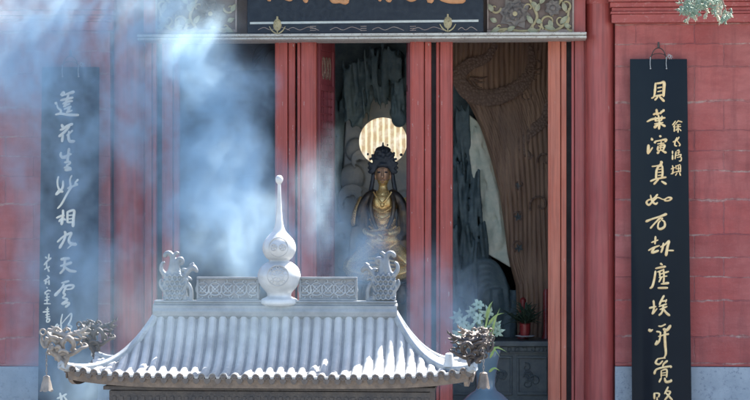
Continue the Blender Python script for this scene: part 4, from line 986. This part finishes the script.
# gourd finial
gx = P(279.2, 250, Yb).x
prof = [(.3, 175), (2.2, 175.6), (3.6, 177.5), (3.9, 179.5), (3.3, 182), (1.8, 184), (1.7, 186), (2.2, 200), (3.0, 214), (4.2, 224), (6.5, 231), (11, 236), (15, 241), (16.8, 247), (16.4, 252), (13.5, 257.5), (10.6, 260), (10.4, 261.5), (14, 263.5), (19, 268), (21.4, 274), (21.5, 278), (19.5, 285), (15, 290.5), (12.4, 293.5), (12.2, 296.5), (14, 298), (17.5, 299.5), (18.4, 301.5), (18.2, 304), (15, 306)]
m = MB(); pp = spline([(a, b) for a, b in prof], 3); m.lathe((gx, Yb, 0), [(max(.1, a) * sb, bz(b)) for a, b in pp], 56)
gd = m.build('gourd_finial', 'white', burn, angle=60)
def ongourd(mb, cx, cy, R_, pts, rad, lift=0.0):
    W_ = []
    for x, y in pts:
        dx = (x - 279.2); yy = -math.sqrt(max(.0, (R_ * R_ - dx * dx - (y - cy) ** 2 * .9))) * sb
        q = P(x, y, Yb); q.x = gx + dx * sb; q.y = Yb + yy - lift; W_.append(q)
    mb.tube(W_, rad * sb, 6)
m = MB()
circ = lambda cx, cy, r, n=20, ph=0: [(cx + r * math.cos(ph + 2 * PI * k / n), cy + r * math.sin(ph + 2 * PI * k / n)) for k in range(n + 1)]
ongourd(m, 279, 276, 21.3, circ(280, 275, 10.5), .7); ongourd(m, 279, 276, 21.3, circ(280, 275, 6), .6)
for k in range(8):
    q = k * PI / 4; ongourd(m, 279, 276, 21.3, [(280 + 2 * math.cos(q), 275 + 2 * math.sin(q)), (280 + 5.5 * math.cos(q + .2), 275 + 5.5 * math.sin(q + .2))], .7)
    ongourd(m, 279, 276, 21.3, circ(280 + 8.3 * math.cos(q), 275 + 8.3 * math.sin(q), 1.5, 8), .5)
for dx in (-4.4, 4.4):
    ongourd(m, 279, 247, 16.7, circ(280 + dx, 247, 3.2, 14), .7)
    for k in range(5): ongourd(m, 279, 247, 16.7, [(280 + dx, 247), (280 + dx + 2.6 * math.cos(k * 1.257), 247 + 2.6 * math.sin(k * 1.257))], .7)
ongourd(m, 279, 247, 16.7, circ(280, 247, 9.5, 24), .5)
m.build('finial_relief', 'tilegrey', gd)

# corner dragon heads
sd = S(Yb - RY)
def D3(z):  # crop coordinates of the left dragon to local metres (x outward positive = towards photo left)
    return [(-(35 + a / 5 - 65.5) * sd, (369 - (320 + b / 5)) * sd, r / 5 * sd, d) for a, b, r, d in z]
DR = [
 [(65,60,9,0),(85,66,13,0),(110,78,14,.01),(140,84,15,0),(170,90,15,-.01),(198,82,13,0)],
 [(195,84,13,0),(220,74,13,.01),(245,70,12,0),(268,56,8,-.01),(286,44,3,0)],
 [(215,78,11,0),(245,82,10,0),(272,78,7,.01),(292,72,2,0)],
 [(230,80,8,0),(255,95,7,-.02),(280,96,3,-.02)],
 [(150,158,12,-.01),(156,120,12,-.03),(178,98,12,-.02),(205,106,12,-.03),(212,132,12,-.02),(200,158,10,0)],
 [(200,158,11,0),(228,166,10,-.02),(255,150,8,-.02),(276,142,7,0),(262,128,5,.01),(244,128,3,.01)],
 [(85,140,13,0),(94,172,15,-.01),(120,188,15,0),(150,178,14,.01),(185,184,12,0),(215,176,9,-.02),(243,164,5,-.02)],
 [(58,152,9,0),(68,122,12,.01),(90,106,14,0),(116,120,14,-.01),(128,146,13,0),(112,166,11,0)],
 [(100,110,12,0),(130,112,12,.02),(152,130,11,.02)],
 [(35,92,6,0),(34,118,9,0),(44,140,10,0),(56,152,8,0)],
 [(58,98,9,.01),(52,120,8,.01),(60,140,6,0)],
 [(120,190,16,0),(136,212,18,0),(150,236,18,0),(146,258,20,0)],
 [(160,190,12,0),(168,208,12,0),(158,230,14,0)],
 [(178,64,3,-.02),(170,48,3,-.02),(182,34,2,-.03)],
 [(140,80,5,.02),(120,58,5,.03),(92,50,4,.03),(70,42,2,.03)],
 [(120,150,8,-.04),(140,140,9,-.05),(150,160,7,-.04)],
 [(170,120,7,.04),(190,140,9,.05),(175,170,8,.04)],
 [(75,72,8,-.03),(95,92,9,-.04),(120,96,9,-.04),(140,110,8,-.03),(130,124,6,-.03)],
 [(130,100,8,.03),(160,112,9,.04),(190,108,8,.04),(225,112,7,.03),(240,98,4,.03)],
 [(95,128,7,-.04),(108,142,8,-.05),(104,158,7,-.05),(92,156,5,-.05)],
 [(140,172,8,-.05),(160,160,8,-.05),(182,166,7,-.05),(190,178,5,-.04)],
 [(215,140,6,.03),(228,128,7,.03),(240,138,6,.03),(232,148,4,.03)],
 [(150,66,9,.0),(165,54,8,.0),(182,58,6,.0),(186,70,4,.0)],
 [(100,62,8,.0),(112,50,7,.0),(126,54,5,.0),(128,64,4,.0)],
 [(120,205,9,.02),(104,212,7,.02),(98,202,4,.02)],
 [(160,210,9,.0),(176,204,7,.0),(178,192,4,.0)],
 [(70,160,7,.0),(66,176,6,.0),(78,186,5,.0),(88,178,4,.0)],
]
def dragon(cx, cy, cz, sx, yawd, mat, label, s=1.0):
    m = MB(); c = Vector((cx, cy, cz)); ya = math.radians(yawd)
    ux = Vector((sx * math.cos(ya), math.sin(ya), 0)); uy = Vector((-math.sin(ya) * sx, math.cos(ya), 0))
    def T(z):
        q = spline(D3(z), 5); m.tube([c + ux * a * s + Vector((0, 0, b * s)) + uy * d for a, b, r, d in q], [max(.0012, r * s * 1.05) for a, b, r, d in q], 8)
    for z in DR: T(z)
    T([(40 + 15 * math.cos(k * .45), 73 + 15 * math.sin(k * .45), 5, 0) for k in range(15)])
    for z in DR[:2]:   # spikes of the mane
        for k, (a, b, r, d) in enumerate(z[1:]): T([(a, b, 8, d), (a + 7, b - 16, 3, d), (a + 13, b - 24, 1, d)])
    q = D3([(88, 84, 1, 0)])[0]; m.ell(c + ux * q[0] * s + Vector((0, 0, q[1] * s)) - uy * .018, .014 * s, 10, 8); m.ell(c + ux * q[0] * s + Vector((0, 0, q[1] * s)) + uy * .018, .014 * s, 10, 8)
    o = m.build('corner_dragon', mat, burn, remesh=.0027); o['label'] = label
    return c, ux
corn = lambda sx, sy: (Xb + sx * (RL + RX), Yb + sy * RY, zroof(1, 1))
bells = []
for sx, sy, yw, mt, lb_, s in ((-1, -1, 8, 'ironpale', 'pale sunlit-toned dragon head on the front left roof corner', 1.0), (1, -1, 8, 'darkbrown', 'dark brown backlit-toned dragon head on the front right roof corner', .88), (-1, 1, 20, 'darkiron', 'dark dragon head on the back left roof corner', .95), (1, 1, 30, 'iron', 'dark dragon head on the back right roof corner', .80)):
    c, ux = dragon(*corn(sx, sy), sx, yw, mt, lb_, s); bells.append((c, ux, sx, sy, s))
# wind bells hanging from the dragons' mouths
def bell(loc, chain, h, r0, r1, mat, label):
    o = empty('wind_bell', loc); tag(o, label, 'bell', 'wind bells under the roof corners of the burner')
    L = Vector(loc); m = MB()
    m2 = MB(); nseg = 40; prof = [(r0 * .5, 0), (r0, -.006), (r0 * 1.08, -.02), ((r0 + r1) / 2, -h * .55), (r1 * .93, -h * .9), (r1 * 1.03, -h)]
    vs = []; 
    for i, (r, z) in enumerate(prof + [(r1 * .92, -h), (r0 * .8, -.012)]):
        for k in range(nseg):
            q = 2 * PI * k / nseg; zz_ = z - (.010 * abs(math.sin(q * 3)) if 3 < i < 7 else 0); vs.append(L + Vector((r * math.cos(q), r * math.sin(q), zz_)))
    fs = [(i * nseg + k, (i + 1) * nseg + k, (i + 1) * nseg + (k + 1) % nseg, i * nseg + (k + 1) % nseg) for i in range(7) for k in range(nseg)]
    fs.append(tuple(range(nseg))); m2.add(vs, fs); m2.build('bell_body', mat, o)
    n = max(3, int(chain / .016))
    for k in range(n):
        z0 = chain * k / n; a = .005; cc = L + Vector((0, 0, z0 + chain / n / 2)); hh = chain / n * .62
        pts = [cc + (Vector((a * math.cos(q), 0, hh * math.sin(q))) if k % 2 else Vector((0, a * math.cos(q), hh * math.sin(q)))) for q in [2 * PI * j / 10 for j in range(11)]]
        m.tube(pts, .0018, 5)
    m.build('chain', 'ironpale', o)
    m = MB(); m.tube([L + Vector((0, 0, -.01)), L + Vector((0, 0, -h * .9))], .002, 5); m.ell(L + Vector((0, 0, -h * .92)), .008, 8, 6); m.build('clapper', 'ironpale', o)
Yq = Yb - RY - .01
p = P(46.5, 375.5, Yq); bell(p, (375.5 - 352) * sd, 14.5 * sd, 3.4 * sd, 6.6 * sd, 'ironpale', 'small pale bell hanging at the far left roof corner in front of the couplet board')
p = P(483.5, 372, Yq); bell(p, (372 - 350) * sd, 15 * sd, 3.8 * sd, 6.4 * sd, 'iron', 'brown bell hanging at the front right roof corner before the vase')

# ------------------------------------------------------------------ juniper branch hanging into the top right
Yj = -7.0
jb = empty('juniper_branch', P(705, -40, Yj)); tag(jb, 'grey green juniper branch tip drooping in at the top right', 'branch')
m = MB(); fol = MB(); pal = MB()
ptube(m, [(702, -70, 3.0), (700, -30, 2.2), (697, -8, 1.3), (692, 6, .7)], Yj); ptube(m, [(702, -40, 2), (715, -15, 1.4), (722, 0, .9), (727, 14, .5)], Yj); ptube(m, [(700, -25, 1.5), (688, -10, 1), (684, 4, .5)], Yj)
m.build('twigs', 'bark', jb)
def tuft(mb, x, y, ang, L, n, sp, d):
    c = P(x, y, Yj + d); s = S(Yj)
    tip = c + Vector((math.cos(ang), random.uniform(-.4, .4), -math.sin(ang))) * L * s
    for k in range(n):
        t = random.random(); b = c.lerp(tip, t); a2 = ang + random.choice((-1, 1)) * random.uniform(.2, sp)
        v = Vector((math.cos(a2), random.uniform(-.8, .8), -math.sin(a2))) * random.uniform(1.4, 3.4) * s
        mb.tube([b, b + v * .5, b + v], [.0022, .0024, .0008], 4)
for (cx, cy, rx, ry, k) in ((690, 3, 9, 10, 46), (684, 8, 4, 6, 14), (700, 0, 8, 7, 26), (712, -3, 9, 7, 26), (694, 13, 4, 4, 9), (723, 16, 4, 4, 12), (727, 12, 4, 6, 8), (716, 4, 5, 5, 10), (700, -20, 25, 14, 40)):
    for i in range(k): tuft(fol, cx + random.gauss(0, .5) * rx, cy + random.gauss(0, .5) * ry, random.uniform(-.3, PI + .3) if random.random() < .3 else PI / 2 + random.uniform(-.9, .9), random.uniform(3, 6), 13, 1.0, random.uniform(-.12, .12))
for (x, y) in ((694, 15), (689, 17), (706, 8), (707, 12), (705, 14), (716, 2), (718, 6), (720, 9), (723, 5), (724, 10), (717, 14), (722, 0), (725, 14), (719, 18), (711, -2)):
    pal = MB()
    for i in range(1): tuft(pal, x, y, PI / 2 + random.uniform(-.5, .5), random.uniform(4, 5), 26, .8, random.uniform(-.1, .05))
    pal.build('dry_tip', 'needlepale', jb, smooth=False)
fol.build('needles', 'needle', jb, smooth=False)

# ------------------------------------------------------------------ incense smoke
n = N('drifting incense smoke'); n.n.remove(n.b)
vol = n.n.new('ShaderNodeVolumePrincipled'); n.l(vol.outputs[0], n.out.inputs['Volume'])
vol.inputs['Color'].default_value = (.62, .83, .97, 1); vol.inputs['Anisotropy'].default_value = .25
vol.inputs['Density'].default_value = 1.0
M['smoke'] = n.m
gt = D.node_groups.new('smoke density', 'GeometryNodeTree')
gt.interface.new_socket('Geometry', in_out='OUTPUT', socket_type='NodeSocketGeometry')
G = gt.nodes
def gn(t, ins=(), **kw):
    x = G.new(t)
    for k, v in kw.items(): setattr(x, k, v)
    for k, v in ins:
        if hasattr(v, 'is_output'): gt.links.new(v, x.inputs[k])
        else: x.inputs[k].default_value = v
    return x
def gm(op, a, b=0.0): return gn('ShaderNodeMath', ((0, a), (1, b)), operation=op).outputs[0]
pos = gn('GeometryNodeInputPosition').outputs[0]
n1 = gn('ShaderNodeTexNoise', (('Vector', pos), ('Scale', .9), ('Detail', 3.0)))
v1 = gn('ShaderNodeVectorMath', ((0, n1.outputs['Color']), (1, (.5, .5, .5))), operation='SUBTRACT')
v2 = gn('ShaderNodeVectorMath', ((0, v1.outputs[0]),), operation='SCALE'); v2.inputs['Scale'].default_value = WARP = 1.1
va = gn('ShaderNodeVectorMath', ((0, pos), (1, v2.outputs[0])), operation='ADD').outputs[0]
def blob(px, py, rx, ry, Y, rY, strength):
    c = P(px, py, Y); s = S(Y)
    a = gn('ShaderNodeVectorMath', ((0, va), (1, c)), operation='SUBTRACT')
    b = gn('ShaderNodeVectorMath', ((0, a.outputs[0]), (1, (1 / (rx * s), 1 / rY, 1 / (ry * s)))), operation='MULTIPLY')
    L = gn('ShaderNodeVectorMath', ((0, b.outputs[0]),), operation='LENGTH')
    mr = gn('ShaderNodeMapRange', ((0, L.outputs['Value']), (1, 1.0), (2, 0.0), (3, 0.0), (4, strength)), interpolation_type='SMOOTHSTEP')
    return mr.outputs[0]
BL = [(212, 100, 62, 115, -1.9, .8, 2.8), (232, 215, 68, 105, -2.2, .9, 3.0), (165, 150, 60, 260, -1.8, .7, 1.0), (120, 0, 140, 75, -1.7, .6, 1.1), (50, 90, 180, 200, -1.8, .7, 1.35), (80, 320, 120, 160, -1.9, .8, 1.05), (60, 200, 230, 330, -1.5, .5, .35),
      (170, 6, 80, 45, -2.4, .5, .3), (232, 235, 55, 70, -3.4, .7, .8), (312, 190, 30, 75, -3.3, .7, .5), (75, 385, 50, 40, -4, .9, .3), (10, 60, 90, 120, -2.0, .7, .8),
      (305, 230, 50, 110, -2.4, .9, .8), (356, 262, 52, 55, -2.3, .9, 1.3), (430, 320, 45, 90, -2.2, .8, .7), (462, 300, 30, 50, -2.2, .8, .7), (240, 305, 240, 90, -8.3, .8, .10)]
tot = None
for b_ in BL:
    o_ = blob(*b_); tot = o_ if tot is None else gm('ADD', tot, o_)
st_ = gn('ShaderNodeVectorMath', ((0, va), (1, (1.15, .8, .7))), operation='MULTIPLY').outputs[0]
nz = gn('ShaderNodeTexNoise', (('Vector', st_), ('Scale', 2.6), ('Detail', 6.0), ('Roughness', .62)))
wf = gn('ShaderNodeMapRange', ((0, nz.outputs[0]), (1, .40), (2, .64), (3, .2), (4, 2.1)), interpolation_type='SMOOTHSTEP')
nf = gn('ShaderNodeTexNoise', (('Vector', st_), ('Scale', 7.5), ('Detail', 3.0), ('Roughness', .6), ('Distortion', .6)))
ff = gn('ShaderNodeMapRange', ((0, nf.outputs[0]), (1, .38), (2, .62), (3, .5), (4, 1.5)), interpolation_type='SMOOTHSTEP')
dens = gm('MULTIPLY', gm('MULTIPLY', tot, wf.outputs[0]), ff.outputs[0])
vc = gn('GeometryNodeVolumeCube', (('Density', dens), ('Min', (-4.4, -9.1, 1.0)), ('Max', (1.7, -.9, 4.95)), ('Resolution X', 230), ('Resolution Y', 150), ('Resolution Z', 160)))
sm = gn('GeometryNodeSetMaterial', ((0, vc.outputs[0]),)); sm.inputs['Material'].default_value = n.m
go = gn('NodeGroupOutput'); gt.links.new(sm.outputs[0], go.inputs[0])
m = MB(); m.box(-4.4, 1.7, -9.1, -.9, 1.0, 4.95); so = m.build('incense_smoke', 'smoke', smooth=False); so['kind'] = 'stuff'
so['label'] = 'blue white incense smoke drifting over the left half'
md = so.modifiers.new('density', 'NODES'); md.node_group = gt
